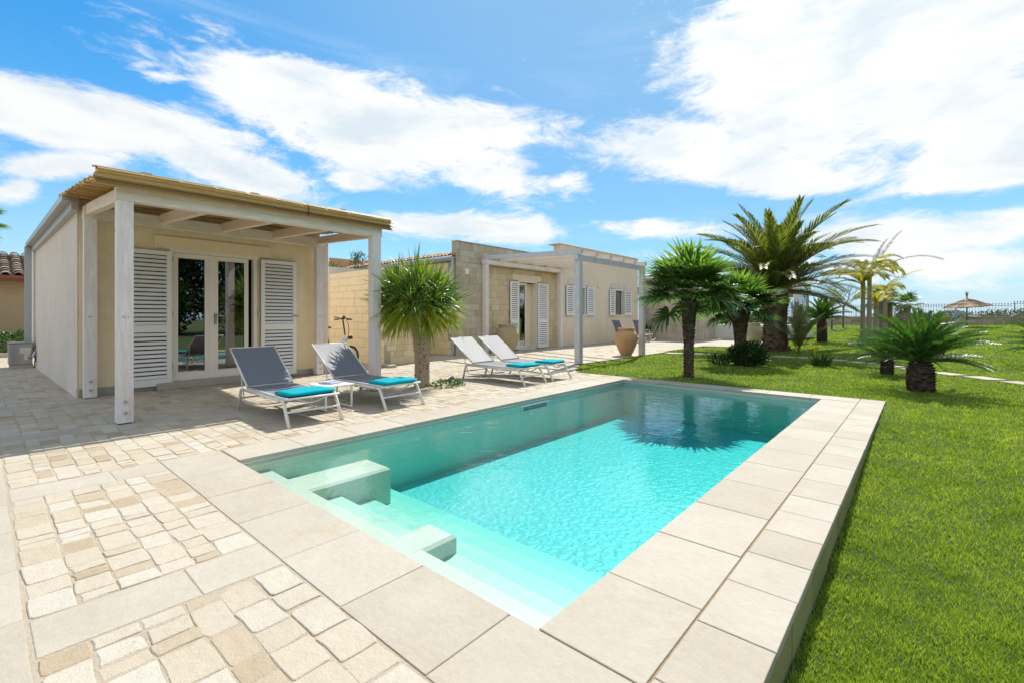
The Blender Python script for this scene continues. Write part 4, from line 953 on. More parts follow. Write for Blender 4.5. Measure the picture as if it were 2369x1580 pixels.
# jars
def jar(loc, prof, mat, label, ears=False, sc_=1.0):
    mb = MB(); n = len(prof)
    inner = [(max(r - .03, .01), z) for r, z in prof[::-1]][:3]
    mb.lathe([(r * sc_, z * sc_) for r, z in prof + inner], 32, wob=.006)
    o = obj('clay_jar', mb, mat, local=True, smooth=True); o.location = loc; tag(o, label, 'jar', 'large clay garden jars')
    if ears:
        for s in (-1, 1):
            m2 = MB(); m2.tube(bent([(s * .2, 0, .72), (s * .38, 0, .72), (s * .34, 0, .55)], .08), .022, 6); obj('ear', m2, mat, o, local=True, smooth=True)
    return o
jar((-7.16, 13.72, 0), [(.16, 0), (.18, .03), (.245, .16), (.32, .34), (.36, .50), (.365, .58), (.34, .68), (.285, .76), (.24, .79), (.235, .82), (.27, .85), (.275, .87), (.26, .88)], M['terracotta'], 'orange terracotta jar standing on the terrace between the two front pergola posts')
jar((-5.45, 21.9, 0), [(.16, 0), (.18, .02), (.33, .22), (.45, .45), (.44, .62), (.34, .78), (.27, .83), (.27, .92), (.30, .96), (.29, .98)], M['claypale'], 'pale yellow round jar beside the big date palm trunk')
jar((-10.72, 11.95, 0), [(.18, 0), (.2, .02), (.30, .2), (.40, .45), (.42, .62), (.36, .80), (.29, .88), (.29, .92), (.33, .95), (.32, .98)], M['clayolive'], 'olive clay jar with small handles beside the main house door', True)

# ------------------------------------------------------------ plants
def pinnate(L, e0, droop, nl, ll, lw, V=.5, r0=.02, start=.12, alpha0=62, alpha1=28, tone=.5, hang=.25, miss=0, lean=0):
    mb = MB(); N = 14; pts = []; p = Vector((0, 0, 0)); T = []
    for i in range(N + 1):
        t = i / N; e = e0 - droop * t ** 1.4; d = Vector((math.cos(e), lean * t, math.sin(e))).normalized(); T.append(d); pts.append(p.copy()); p = p + d * (L / N)
    mb.tube(pts[::2] if N % 2 == 0 else pts, [r0 * (1 - .85 * k / (len(pts[::2]) - 1)) for k in range(len(pts[::2]))], 4, .9)
    for k in range(nl):
        t = start + (1 - start) * (k + .5) / nl; x = t * N; i = min(int(x), N - 1); f = x - i; q = pts[i].lerp(pts[i + 1], f); d = T[i].lerp(T[i + 1], f).normalized()
        side = d.cross(Vector((0, 0, 1))); side = side.normalized() if side.length > .1 else Vector((0, -1, 0)); nrm = side.cross(d).normalized()
        al = R(alpha0 + (alpha1 - alpha0) * t + rnd.uniform(-6, 6)); prof = min(1, .45 + 2.2 * (t - start)) * (1 - .55 * max(0, t - .55) / .45)
        for s in (-1, 1):
            if rnd.random() < miss: continue
            l = ll * prof * rnd.uniform(.88, 1.08); vb = V + rnd.uniform(-.12, .12)
            u = d * math.cos(al) + (side * s * math.cos(vb) + nrm * math.sin(vb)) * math.sin(al); u.normalize()
            wv = u.cross(nrm); wv = wv.normalized() * lw / 2 if wv.length > .05 else d * lw / 2
            m1 = q + u * l * .5; u2 = (u + Vector((0, 0, -hang))).normalized(); tip = m1 + u2 * l * .5; tn = tone + rnd.uniform(-.25, .25) + .2 * (t - .5)
            mb.add([q - wv * .4, q + wv * .4, m1 + wv, m1 - wv, tip], [(0, 1, 2, 3), (3, 2, 4)], tn)
    return mb
def fan(Lp, Lb, e0, n=24, spread=140, tone=.5, droop=.35, w_=.031, pw=.008):
    mb = MB(); T = Vector((math.cos(e0), 0, math.sin(e0))); hub = T * Lp + Vector((0, 0, -.04 * Lp)); mb.tube([(0, 0, 0), hub * .5 + Vector((0, 0, .02)), hub], [pw, pw * .8, pw * .6], 4, .8)
    e1 = e0 - .35; T = Vector((math.cos(e1), 0, math.sin(e1))); S = Vector((0, 1, 0)); Nn = T.cross(S) * -1
    if Nn.z < 0: Nn = -Nn
    for k in range(n):
        ph = R(-spread + 2 * spread * (k + .5) / n + rnd.uniform(-3, 3)); l = Lb * (.72 + .28 * math.cos(ph * .6)) * rnd.uniform(.9, 1.06)
        u = (T * math.cos(ph) + S * math.sin(ph) + Nn * (.10 + .12 * (k % 2))).normalized(); wv = u.cross(Nn).normalized() * w_
        m0 = hub + u * l * .12; m1 = hub + u * l * .58; u2 = (u + Vector((0, 0, -droop * rnd.uniform(.5, 1.4)))).normalized(); tip = m1 + u2 * l * .42
        tn = tone + rnd.uniform(-.22, .22) + (.15 if abs(ph) > 1.6 else 0)
        mb.add([hub, m0 - wv * .5, m0 + wv * .5, m1 + wv, m1 - wv, tip], [(0, 1, 2), (1, 4, 3, 2), (4, 5, 3)], tn)
        mb.add([m0 + Nn * .001, m1 + Nn * .012, m0 + wv, m1 + wv * 1.02], [(0, 2, 3, 1)], tn - .1)
    return mb
def boots(parent, name, prof, rows, per, mat, out=.06, h=.12, base=(0, 0, 0), twist=.5, droopy=0, kind='stuff', jit=.3, tr=(0, 1)):
    """trunk core plus old leaf bases (boots) in spiral rows; prof(z01) -> radius ; base in world"""
    bx, by, bz, H_ = base[0], base[1], base[2], prof[-1][1]
    def rad(z):
        for (r0, z0), (r1, z1) in zip(prof, prof[1:]):
            if z <= z1: return r0 + (r1 - r0) * (z - z0) / max(z1 - z0, 1e-6)
        return prof[-1][0]
    mb = MB(); mb.lathe([(r * .93, z) for r, z in prof], 18, (bx, by, bz)); tk = obj('trunk', mb, mat, parent, smooth=True)
    mb = MB()
    for i in range(rows):
        z = H_ * (i + .3) / rows
        for k in range(per):
            a = 2 * math.pi * (k + twist * i) / per + rnd.uniform(-.5, .5) * jit / per * 3; r = rad(z) * .9; wd = 2 * math.pi * r / per * .5 * rnd.uniform(.75, 1.05); hh_ = h * rnd.uniform(.7, 1.2); o = out * rnd.uniform(.6, 1.25)
            e = Vector((math.cos(a), math.sin(a), 0)); s = Vector((-math.sin(a), math.cos(a), 0)); c = Vector((bx, by, bz + z)) + e * r
            tipz = hh_ * (.45 - droopy)
            V = [c - s * wd * .8 - Vector((0, 0, hh_ * .4)), c + s * wd * .8 - Vector((0, 0, hh_ * .4)), c + s * wd + e * o * .35 + Vector((0, 0, hh_ * .1)), c - s * wd + e * o * .35 + Vector((0, 0, hh_ * .1)),
                 c + s * wd * .5 + e * o + Vector((0, 0, tipz)), c - s * wd * .5 + e * o + Vector((0, 0, tipz)), c + Vector((0, 0, hh_ * .45))]
            mb.add(V, [(0, 1, 2, 3), (3, 2, 4, 5), (5, 4, 6), (2, 1, 6, 4), (0, 3, 5, 6)], rnd.random())
    obj(name, mb, mat, tk, kind=kind)
    return tk
def crown(t, meshes, at, items, name='frond', scale=1.0):
    """items: (mesh index, azimuth deg, tilt deg, scale)"""
    b = wloc(t)
    for i, a, tl, s in items: inst(name, meshes[i], t, Vector(at) - b, (R(rnd.uniform(-8, 8)), R(tl), R(a)), (s * scale,) * 3)
RV = YAW     # azimuth pointing to the right in the photograph's view

# big date palm
def date_palm():
    x, y = -3.95, 18.75; z = lawn_z(x, y) - .02
    t = thing('date_palm', 'big date palm with thick scaly trunk and wide feathery crown', 'palm tree', (x, y, z))
    boots(t, 'leaf_base', [(.50, 0), (.42, .25), (.38, .9), (.40, 1.5), (.46, 1.85), (.34, 2.2)], 21, 13, M['bark_palm'], .075, .17, (x, y, z))
    ms = []
    for e0, dr_, L in ((84, 30, 3.2), (70, 45, 3.4), (52, 55, 3.5), (36, 58, 3.5), (20, 50, 3.3), (60, 75, 3.3), (2, 35, 2.9)):
        ms.append(mesh('frond', pinnate(L, R(e0), R(dr_), 84, .56, .042, .5, .03, .08, 56, 24, tone=.45 + .1 * rnd.random()), M['leaf_date']))
    it = []; n = 0
    for ring, cnt in ((0, 7), (1, 11), (5, 9), (2, 13), (3, 13), (4, 12), (6, 8)):
        for k in range(cnt): it.append((ring, 360 * (k + .37 * n) / cnt + rnd.uniform(-12, 12), rnd.uniform(-6, 6), rnd.uniform(.86, 1.08)))
        n += 1
    crown(t, ms, (x, y, z + 2.1), it)
    dry = mesh('frond', pinnate(1.7, R(70), R(60), 34, .35, .02, .3, .02), M['leaf_dry']); crown(t, [dry], (x, y, z + 2.1), [(0, RV - 100, 10, 1), (0, RV - 60, 30, 1.1), (0, RV + 170, 45, 1)], 'dry_frond')
date_palm()

def fan_palm(x, y, H, label, r, nleaf, seed, Lb=.56, Lp=.62, lean=(0, 0), mat='leaf_fan', name='fan_palm', cat='palm tree', tr=None):
    z = lawn_z(x, y) - .02; t = thing(name, label, cat, (x, y, z))
    boots(t, 'leaf_base', tr or [(r * 1.12, 0), (r * .95, .12), (r * 1.0, H * .45), (r * 1.35, H * .75), (r * 1.85, H * .93), (r * 1.3, H)], int(H * 15), 9, M['bark_fibre'], .028, .10, (x, y, z), droopy=.1)
    ms = []
    for e0, tn in ((82, .6), (62, .55), (42, .5), (22, .45), (4, .42), (-18, .45), (-40, .55)):
        for q in range(2): ms.append(mesh('frond', fan(Lp, Lb, R(e0), 30, 142, tn, .25 + max(0, 40 - e0) / 120), M[mat]))
    it = []
    rings = ((0, .12), (1, .2), (2, .24), (3, .22), (4, .15), (5, .07)); n = 0
    for ri, fr in rings:
        cnt = max(3, int(nleaf * fr))
        for k in range(cnt): it.append((ri * 2 + rnd.randrange(2), 360 * (k + .4 * n) / cnt + rnd.uniform(-14, 14), rnd.uniform(-8, 8), rnd.uniform(.85, 1.1)))
        n += 1
    crown(t, ms, (x, y, z + H * .97), it)
fan_palm(-3.74, 9.97, 1.72, 'fan palm with slender trunk on the lawn just beyond the pool end', .105, 54, 1, .66, .66)
fan_palm(-3.61, 13.24, 1.50, 'darker fan palm growing out of the leafy shrub, behind the front fan palm', .14, 46, 2, .58, .62)

def cycad(x, y, H, r, Rc, n, label, rows=12):
    z = lawn_z(x, y) - .03; t = thing('cycad', label, 'cycad', (x, y, z))
    boots(t, 'leaf_base', [(r, 0), (r * 1.02, H * .3), (r * .98, H * .8), (r * .7, H + .04)], rows, int(22 * max(.7, r / .21)), M['bark_cycad'], .035, .055, (x, y, z), jit=.8)
    ms = []
    for e0, dr_, f in ((84, 30, .9), (68, 42, 1), (52, 46, 1.02), (36, 46, 1.02), (16, 40, .95)):
        ms.append(mesh('frond', pinnate(Rc * 1.12 * f, R(e0), R(dr_), 66, .14 * Rc, .012 * Rc + .004, .7, .010, .12, 66, 45, tone=.45, hang=-.15), M['leaf_cycad']))
    it = []; k0 = 0
    for ring, fr in ((0, .12), (1, .2), (2, .25), (3, .25), (4, .18)):
        cnt = int(n * fr)
        for k in range(cnt): it.append((ring, 360 * (k + .41 * k0) / cnt + rnd.uniform(-9, 9), rnd.uniform(-6, 6), rnd.uniform(.9, 1.06)))
        k0 += 1
    crown(t, ms, (x, y, z + H), it)
cycad(-.02, 10.71, .52, .20, .93, 74, 'largest cycad with shaggy dark trunk on the lawn right of the pool end')
cycad(-.59, 13.38, .38, .125, .72, 46, 'small cycad with stubby trunk just left of the stepping stones', 9)
cycad(-3.20, 23.6, .95, .20, 1.0, 60, 'cycad on a tall dark trunk near the glazed pavilion', 16)
cycad(2.45, 16.75, .40, .2, 1.05, 54, 'cycad at the right edge of the picture')
cycad(.35, 18.2, .25, .14, .62, 34, 'low cycad hidden behind the largest cycad', 7)

# dragon tree
def dragon():
    x, y = -6.78, 5.26; t = thing('dragon_tree', 'dragon tree with round crown of sword leaves and pale scarred trunk', 'tree', (x, y, 0))
    mb = MB(); prof = [(.155, -.05), (.137, .06), (.128, .35), (.142, .6), (.16, .78), (.158, .95), (.2, 1.1), (.14, 1.3)]
    mb.lathe(prof, 24, (x, y, 0), wob=.05); tk = obj('trunk', mb, M['bark_dragon'], t, smooth=True)
    mb = MB()
    for i in range(260):
        z = rnd.uniform(.12, 1.05); a = rnd.uniform(0, 6.28) if rnd.random() < .5 else R(-40) + rnd.gauss(0, .35)
        rr = .131 + .033 * max(0, z - .4) / .6; s = rnd.uniform(.006, .014)
        c = Vector((x + math.cos(a) * rr, y + math.sin(a) * rr, z)); e = Vector((math.cos(a), math.sin(a), 0)); q = Vector((-math.sin(a), math.cos(a), 0))
        mb.add([c - q * s, c + Vector((0, 0, -s)), c + q * s, c + Vector((0, 0, s)), c + e * .014], [(0, 1, 4), (1, 2, 4), (2, 3, 4), (3, 0, 4)], rnd.random() * .3)
    obj('leaf_scar', mb, M['bark_scar'], tk, kind='stuff')
    mb = MB(); cz = 1.50
    for i in range(15):
        a = i * 2.4; e = R(rnd.uniform(10, 80)); d = Vector((math.cos(a) * math.cos(e), math.sin(a) * math.cos(e), math.sin(e))); mb.tube([(x, y, 1.05), Vector((x, y, 1.2)) + d * .35], [.05, .03], 6)
    obj('branch', mb, M['bark_dragon'], t)
    mb = MB(); NR = 84
    for i in range(NR):
        u = 1 - 1.78 * (i + .5) / NR; ph = i * 2.39996; st = math.sqrt(max(0, 1 - u * u)); d = Vector((st * math.cos(ph), st * math.sin(ph), u))
        kk = rnd.uniform(.72, 1.12); c = Vector((x - .07, y - .06, cz)) + Vector((d.x * .54 + rnd.uniform(-.06, .06), d.y * .54 + rnd.uniform(-.06, .06), d.z * .42 + rnd.uniform(-.05, .05))) * kk - Vector((x - .07, y - .06, cz)) * 0; low = u < -.2
        ax = (d + Vector((0, 0, .55 if not low else .15))).normalized(); a1 = ax.cross(Vector((.3, .5, .1))).normalized(); a2 = ax.cross(a1)
        lf_ = rnd.uniform(.75, 1.15)
        for k in range(rnd.randrange(22, 34)):
            th = R(rnd.uniform(3, 84)); p2 = k * 2.39996 + rnd.random(); L = rnd.uniform(.34, .62) * lf_
            u1 = (ax * math.cos(th) + (a1 * math.cos(p2) + a2 * math.sin(p2)) * math.sin(th)).normalized()
            g_ = .25 + .9 * (th / 1.4) ** 2 + (.8 if low else 0); q = c - ax * .03; w1 = u1.cross(ax); w1 = (w1.normalized() if w1.length > .05 else a1) * rnd.uniform(.009, .014)
            P = [q]; v = u1.copy()
            for s in range(4): v = (v + Vector((0, 0, -g_ * .10 * (s + .6)))).normalized(); P.append(P[-1] + v * L / 4)
            W_ = [1.1, 1.1, .95, .65]; V = []
            for s in range(4): V += [P[s] - w1 * W_[s], P[s] + w1 * W_[s]]
            V.append(P[4]); tn = .42 + rnd.uniform(-.3, .3) + (.42 if low else 0) + (.1 if u > .5 else 0)
            mb.add(V, [(0, 1, 3, 2), (2, 3, 5, 4), (4, 5, 7, 6), (6, 7, 8)], tn)
    obj('foliage', mb, M['leaf_dragon'], t, kind='stuff')
M['bark_dragon'] = stone('dragon_bark', [(.38, .28, .19), (.46, .36, .26)], rough=.85, bump=.6, sc_=12, spots=.55)
M['bark_scar'] = plain('bark_scar', (.14, .05, .035), .9)
dragon()
mb = MB(); mb.box(-7.0, -6.25, 4.8, 5.95, -.03, -.012); obj('planting_bed', mb, M['soil'], terrace)
def leaf_blob(mb, c, rad, n, s, up_=.3, tone=.5, hollow=.35, ar=1.9):
    for i in range(n):
        u = rnd.uniform(-1, 1); ph = rnd.uniform(0, 6.283); st = math.sqrt(1 - u * u); rr = (hollow + (1 - hollow) * rnd.random() ** .6) * (1 + .12 * math.sin(3 * ph + 4 * u + c[0]))
        p = Vector((c[0] + rad[0] * st * math.cos(ph) * rr, c[1] + rad[1] * st * math.sin(ph) * rr, c[2] + rad[2] * u * rr))
        d = Vector((st * math.cos(ph) + rnd.gauss(0, .6), st * math.sin(ph) + rnd.gauss(0, .6), u + up_ + rnd.gauss(0, .5))).normalized(); w = d.cross(Vector((rnd.gauss(0, 1), rnd.gauss(0, 1), rnd.gauss(0, 1)))).normalized(); l = s * rnd.uniform(.7, 1.3)
        mb.add([p, p + d * l * .5 + w * l / ar / 2, p + d * l, p + d * l * .5 - w * l / ar / 2], [(0, 1, 2, 3)], tone + rnd.uniform(-.3, .3))
def bush(name, label, c, rad, n, s, mat, cat='shrub', group=None, **k):
    t = thing(name, label, cat, (c[0], c[1], c[2] - rad[2]), 0, group); mb = MB(); leaf_blob(mb, c, rad, n, s, **k); obj('foliage', mb, M[mat], t, kind='stuff')
    mb = MB()
    for i in range(7):
        a = i * 2.4; mb.tube([(c[0], c[1], c[2] - rad[2] - .03), (c[0] + math.cos(a) * rad[0] * .3, c[1] + math.sin(a) * rad[1] * .3, c[2]), (c[0] + math.cos(a) * rad[0] * .7, c[1] + math.sin(a) * rad[1] * .7, c[2] + rad[2] * .5)], [.012, .009, .005], 5)
    obj('stem', mb, M['twig'], t); return t
mb = MB(); leaf_blob(mb, (-6.45, 5.55, .03), (.28, .38, .07), 420, .05, tone=.7)
tag(obj('ground_cover', mb, M['leaf_bush'], kind='stuff'), 'yellowish ground cover plants at the foot of the dragon tree', 'ground cover')
sp = thing('garden_spotlight', 'small dark garden spotlight at the foot of the dragon tree', 'light', (-6.42, 5.62, 0)); mb = MB(); mb.tube([(-6.42, 5.62, 0), (-6.42, 5.62, .12)], .008, 5); obj('stake', mb, M['black'], sp)
mb = MB(); mb.tube([(-6.44, 5.60, .10), (-6.38, 5.66, .16)], .035, 8); obj('lamp_head', mb, M['pole'], sp)
bush('leafy_shrub', 'dense dark green shrub at the foot of the second fan palm', (-3.42, 13.25, .27), (.47, .40, .30), 2600, .075, 'leaf_bush')
bush('creeping_shrub', 'low creeping shrub trailing left of the leafy shrub', (-4.05, 13.0, .12), (.36, .25, .13), 500, .07, 'leaf_bush')
def spiky(name, label, x, y, n, L, mat, w_=.02, cat='plant', sp_=.5):
    z = lawn_z(x, y); t = thing(name, label, cat, (x, y, z)); mb = MB()
    for i in range(n):
        a = i * 2.4; r = rnd.uniform(.02, sp_ * .4); q = Vector((x + r * math.cos(a), y + r * math.sin(a), z)); d = Vector((math.cos(a) * rnd.uniform(.05, sp_), math.sin(a) * rnd.uniform(.05, sp_), 1)).normalized(); w1 = d.cross(Vector((math.sin(a), 1, .1))).normalized() * w_; l = L * rnd.uniform(.5, 1)
        m1 = q + d * l * .55; tp = q + d * l + Vector((d.x, d.y, 0)) * .15 * l; mb.add([q - w1, q + w1, m1 + w1, m1 - w1, tp], [(0, 1, 2, 3), (3, 2, 4)], .5 + rnd.uniform(-.2, .3))
    obj('foliage', mb, M[mat], t, kind='stuff'); return t
fl = spiky('lily_plant', 'small lily clump with a pale green bud beside the stepping stones', -1.95, 14.3, 26, .42, 'leaf_bush', .022)
mb = MB(); mb.tube([(-2.05, 14.25, .1), (-2.1, 14.22, .42), (-2.15, 14.2, .5)], [.01, .012, .03], 6, .9); mb.tube([(-2.15, 14.2, .5), (-2.2, 14.18, .58)], [.04, .005], 6, .95); obj('bud', mb, M['leaf_queen'], fl)
# young date palm at the big palm's side
t = thing('young_palm', 'young stemless date palm with upright arching fronds beside the big trunk', 'palm', (-3.15, 18.3, lawn_z(-3.15, 18.3)))
ms = [mesh('frond', pinnate(1.75, R(e), R(d), 36, .34, .022, .55, .012, .14, 55, 28, tone=.55), M['leaf_date']) for e, d in ((86, 25), (74, 38), (60, 50))]
crown(t, ms, (-3.15, 18.3, lawn_z(-3.15, 18.3)), [(i % 3, 47 * i, rnd.uniform(-6, 6), rnd.uniform(.75, 1.05)) for i in range(17)])

# queen palms, ragged by the wind
def ringtrunk(t, pts, rs, z0, mat='bark_grey'):
    mb = MB(); P = []; rr = []; n = 26
    for i in range(n + 1):
        f = i / n * (len(pts) - 1); k = min(int(f), len(pts) - 2); q = Vector(pts[k]).lerp(Vector(pts[k + 1]), f - k); P += [q, q + Vector((0, 0, .012))]; r = rs[k] + (rs[k + 1] - rs[k]) * (f - k); rr += [r * 1.07, r * .97]
    mb.tube(P, rr, 12); return obj('trunk', mb, M[mat], t, smooth=False)
def queen(x, y, H, r, label, items, mats=('leaf_queen', 'leaf_dry')):
    z = lawn_z(x, y) - .03; t = thing('queen_palm', label, 'palm tree', (x, y, z), 0, 'wind ragged queen palms on the far lawn'); ringtrunk(t, [(x, y, z), (x, y, z + H * .5), (x + .02, y, z + H)], [r * 1.3, r, r * .8], z)
    mb = MB(); mb.tube([(x, y, z + H * .86), (x, y, z + H * 1.0), (x + .03, y + .03, z + H * 1.18)], [r * .9, r * 1.0, r * .35], 10, .8); obj('crownshaft', mb, M['leaf_queen'], t, smooth=True)
    cache = {}
    for az_, e0, dr_, L, dry, ms_ in items:
        k = (e0, dr_, L, dry)
        if k not in cache: cache[k] = mesh('frond', pinnate(L, R(e0), R(dr_), 60, .50 if not dry else .28, .04 if not dry else .022, .35, .022, .1, 62, 40, tone=.5 if not dry else .4, hang=.9, miss=ms_), M[mats[1] if dry else mats[0]])
        crown(t, [cache[k]], (x, y, z + H * .98), [(0, az_, 0, 1)])
Rr = RV
queen(-1.85, 24.2, 2.45, .08, 'queen palm with yellow drooping fronds, left trunk of the pair', [(Rr + 180, 42, 105, 2.0, 0, .1), (Rr + 150, 60, 120, 1.7, 0, .1), (Rr + 200, 15, 60, 2.2, 1, .3), (Rr + 20, 75, 90, 1.4, 0, 0), (Rr + 100, 60, 100, 1.5, 0, 0), (Rr - 90, 50, 110, 1.4, 0, 0), (Rr + 160, 30, 90, 1.9, 1, .2), (Rr - 40, 70, 130, 1.3, 0, 0), (Rr + 240, 65, 130, 1.4, 0, .1)])
queen(-1.74, 25.7, 2.75, .085, 'queen palm with long bare fronds blown to the right, right trunk of the pair', [(Rr, 38, 62, 3.6, 1, .15), (Rr + 6, 62, 20, 2.6, 1, .35), (Rr + 4, 74, 25, 1.9, 1, .3), (Rr + 10, 70, 150, 1.9, 0, 0), (Rr + 70, 75, 120, 1.7, 0, 0), (Rr - 20, 60, 140, 1.6, 0, 0), (Rr + 130, 80, 140, 1.8, 0, 0), (Rr + 180, 70, 150, 1.5, 0, 0), (Rr - 80, 75, 140, 1.6, 0, 0), (Rr + 185, 35, 40, 1.9, 1, .3), (Rr - 50, 85, 130, 1.7, 0, 0)])
queen(-1.70, 28.9, 1.55, .11, 'shorter queen palm with one yellow frond arching right, behind the pair', [(Rr, 58, 55, 3.0, 0, .3), (Rr + 180, 70, 130, 1.3, 0, 0), (Rr + 90, 70, 130, 1.4, 0, 0), (Rr - 90, 70, 130, 1.4, 0, 0), (Rr + 30, 40, 80, 1.7, 0, .2), (Rr + 150, 50, 120, 1.3, 1, .2), (Rr - 30, 30, 90, 1.5, 1, .2)])
queen(-1.45, 31.2, 2.0, .09, 'slim queen palm with tattered yellow crown, third trunk from the left', [(Rr + 180, 60, 120, 1.4, 0, 0), (Rr + 90, 70, 130, 1.4, 0, 0), (Rr, 70, 130, 1.3, 0, .2), (Rr - 90, 70, 130, 1.4, 0, 0), (Rr + 140, 40, 110, 1.5, 0, .1), (Rr + 60, 40, 80, 1.5, 1, .3)])
def small_fan(x, y, H, lean, label, s=.8):
    z = lawn_z(x, y) - .03; t = thing('washingtonia_palm', label, 'palm tree', (x, y, z), 0, 'small fan palms on the far lawn'); tx, ty = x + .751 * lean, y + .66 * lean
    ringtrunk(t, [(x, y, z), ((x + tx) / 2 - .05 * lean, (y + ty) / 2, z + H * .5), (tx, ty, z + H)], [.33, .28, .17], z)
    ms = [mesh('frond', fan(.6, .62, R(e), 18, 110, .5, .6, .03), M['leaf_fan']) for e in (75, 45, 15, -15)]
    crown(t, ms, (tx, ty, z + H * .97), [(i % 4, 51 * i, rnd.uniform(-8, 8), s * rnd.uniform(.8, 1.1)) for i in range(20)])
small_fan(-1.75, 33.2, 1.75, 0, 'fan palm with stout bottle trunk, left of the two far ones', .9)
small_fan(-1.62, 34.0, 1.65, .25, 'fan palm with stout trunk touching its twin', .95)
small_fan(-1.0, 32.5, 1.45, .55, 'fan palm with trunk leaning right near the fence', .8)
# bare trees
def bare(x, y, H, label, seed, s=1.0):
    r = random.Random(seed); z = lawn_z(x, y) - .03; t = thing('bare_tree', label, 'tree', (x, y, z), 0, 'leafless young trees on the far lawn'); mb = MB(); mb.tube([(x, y, z), (x + .03, y, z + H * .55)], [.06, .045], 6); obj('trunk', mb, M['twig'], t); mb = MB()
    def br(p, d, L, rad, k):
        P = [p]; q = p
        for i in range(3): d = (d + Vector((r.gauss(0, .16), r.gauss(0, .16), .04))).normalized(); q = q + d * L / 3; P.append(q)
        mb.tube(P, [rad, rad * .85, rad * .7, rad * .5], 4)
        if k > 0:
            for i in range(r.choice((2, 3))): d2 = (d + Vector((r.gauss(0, .6), r.gauss(0, .6), r.uniform(-.15, .4)))).normalized(); br(P[r.choice((2, 3))], d2, L * r.uniform(.6, .85), rad * .55, k - 1)
    for i in range(6): a = i * 1.05; br(Vector((x + .03, y, z + H * .52)), Vector((math.cos(a), math.sin(a), .7)).normalized(), H * .27 * s, .03, 4)
    obj('branches', mb, M['twig'], t, kind='stuff')
bare(-4.45, 36.8, 2.9, 'leafless young tree against the fence, left one', 3); bare(-4.0, 38.3, 2.7, 'leafless young tree against the fence, right one', 5)

# far left, courtyard and garden greenery
farp = thing('tall_palm', 'distant palm whose fronds enter the picture at the left edge', 'palm tree', (-36.9, -.5, 0)); mb = MB(); mb.tube([(-36.9, -.5, 0), (-36.9, -.5, 6.0)], [.25, .18], 10); obj('trunk', mb, M['bark_grey'], farp)
ms = [mesh('frond', fan(1.0, .9, R(e), 22, 120, .55, .5, .04, .02), M['leaf_fan']) for e in (70, 40, 10, -20)]
crown(farp, ms, (-36.9, -.5, 6.0), [(i % 4, 47 * i, 0, 1.0) for i in range(34)])
bush('oleander', 'tall oleander rising behind the tile capped white wall', (-18.1, 9.3, 2.2), (1.2, .8, 1.25), 2200, .17, 'leaf_olean', ar=4.5)
t = thing('oleander_sprig', 'single oleander sprig standing above the courtyard wall', 'shrub', (-14.5, 8.5, 2.0)); mb = MB()
for q in ((-.1, .1), (.1, .0), (0, -.12), (.16, .14), (-.18, -.05)): mb.tube([(-14.5, 8.5, 2.0), (-14.5 + q[0] * .4, 8.5 + q[1] * .4, 2.8), (-14.5 + q[0], 8.5 + q[1], 3.25)], .008, 4)
obj('stem', mb, M['twig'], t); mb = MB()
for q in ((-.1, .1), (.1, .0), (0, -.12), (.16, .14), (-.18, -.05)): leaf_blob(mb, (-14.5 + q[0], 8.5 + q[1], 3.15), (.10, .10, .26), 60, .15, up_=.9, ar=7)
leaf_blob(mb, (-14.5, 8.5, 2.7), (.12, .12, .3), 60, .15, up_=.9, ar=7); obj('foliage', mb, M['leaf_olean'], t, kind='stuff')
bush('courtyard_shrub', 'shrub tops just showing over the courtyard wall', (-13.0, 8.9, 2.15), (1.0, .7, .62), 900, .14, 'leaf_olean', ar=4.5)
bush('hedge_shrub', 'low dark shrub beside the air conditioner', (-22.4, .75, .32), (.9, 1.1, .42), 1200, .12, 'leaf_bush')
mb = MB(); mb.box(-21.3, -21.15, -1.5, 2.0, -.02, .13); tag(obj('kerb', mb, M['slab'], loc=(-21.2, 0, 0)), 'pale kerb stone in front of the low dark shrub', 'kerb')
for i, (x, y, rx, rz_, lb) in enumerate(((-10.2, 33.5, 1.3, 1.0, 'dark bush right behind the corner of the stone wing'), (-8.4, 36.5, 1.2, .75, 'bush on the lawn seen under the fan palm crown'), (-11.8, 38.0, 1.6, 1.5, 'tall bush farthest left behind the stone wing'))):
    bush('garden_bush', lb, (x, y, rz_ + .15), (rx, rx, rz_), 2200, .15, 'leaf_bush', group='bushes behind the stone wing')
cr_ = MB()
for k in range(16): leaf_blob(cr_, (rnd.gauss(0, 1.2), rnd.gauss(0, 1.2), rnd.uniform(.5, 5.6)), (1.6, 1.6, 1.2), 620, .24)
crm = mesh('crown', cr_, M['leaf_tree']); tr_ = MB(); tr_.tube([(0, 0, -.1), (.2, 0, 2), (0, .1, 4)], [.22, .18, .1], 8); trm = mesh('trunk', tr_, M['twig'])
for i, (x, y, h_) in enumerate(((15, 5, 1), (17.5, 9.5, 1.15), (16.5, 14.5, 1), (13.5, 1, 1), (22, 13, 1.4), (20, 4, 1.3), (19, 19.5, 1.2), (24, 8, 1.5), (21, 25, 1.3), (18, 0, 1.2))):
    t = thing('garden_tree', 'dark leafy garden tree reflected in the annex door glass', 'tree', (x, y, lawn_z(x, y)), 0, 'garden trees reflected in the door glass')
    inst('trunk', trm, t, scale=(h_,) * 3); inst('crown', crm, t, rot=(0, 0, i * 1.3), scale=(h_,) * 3)
pl = spiky('potted_plant', 'dark leaved potted plant at the foot of the stone wing', -11.6, 24.7, 30, .55, 'leaf_bush', .03); mb = MB(); mb.box(-11.85, -11.35, 24.45, 24.95, -.02, .42); obj('pot', mb, M['claypale'], pl)
for o in children(pl):
    if o.name.startswith('foliage'): o.location.z += .42

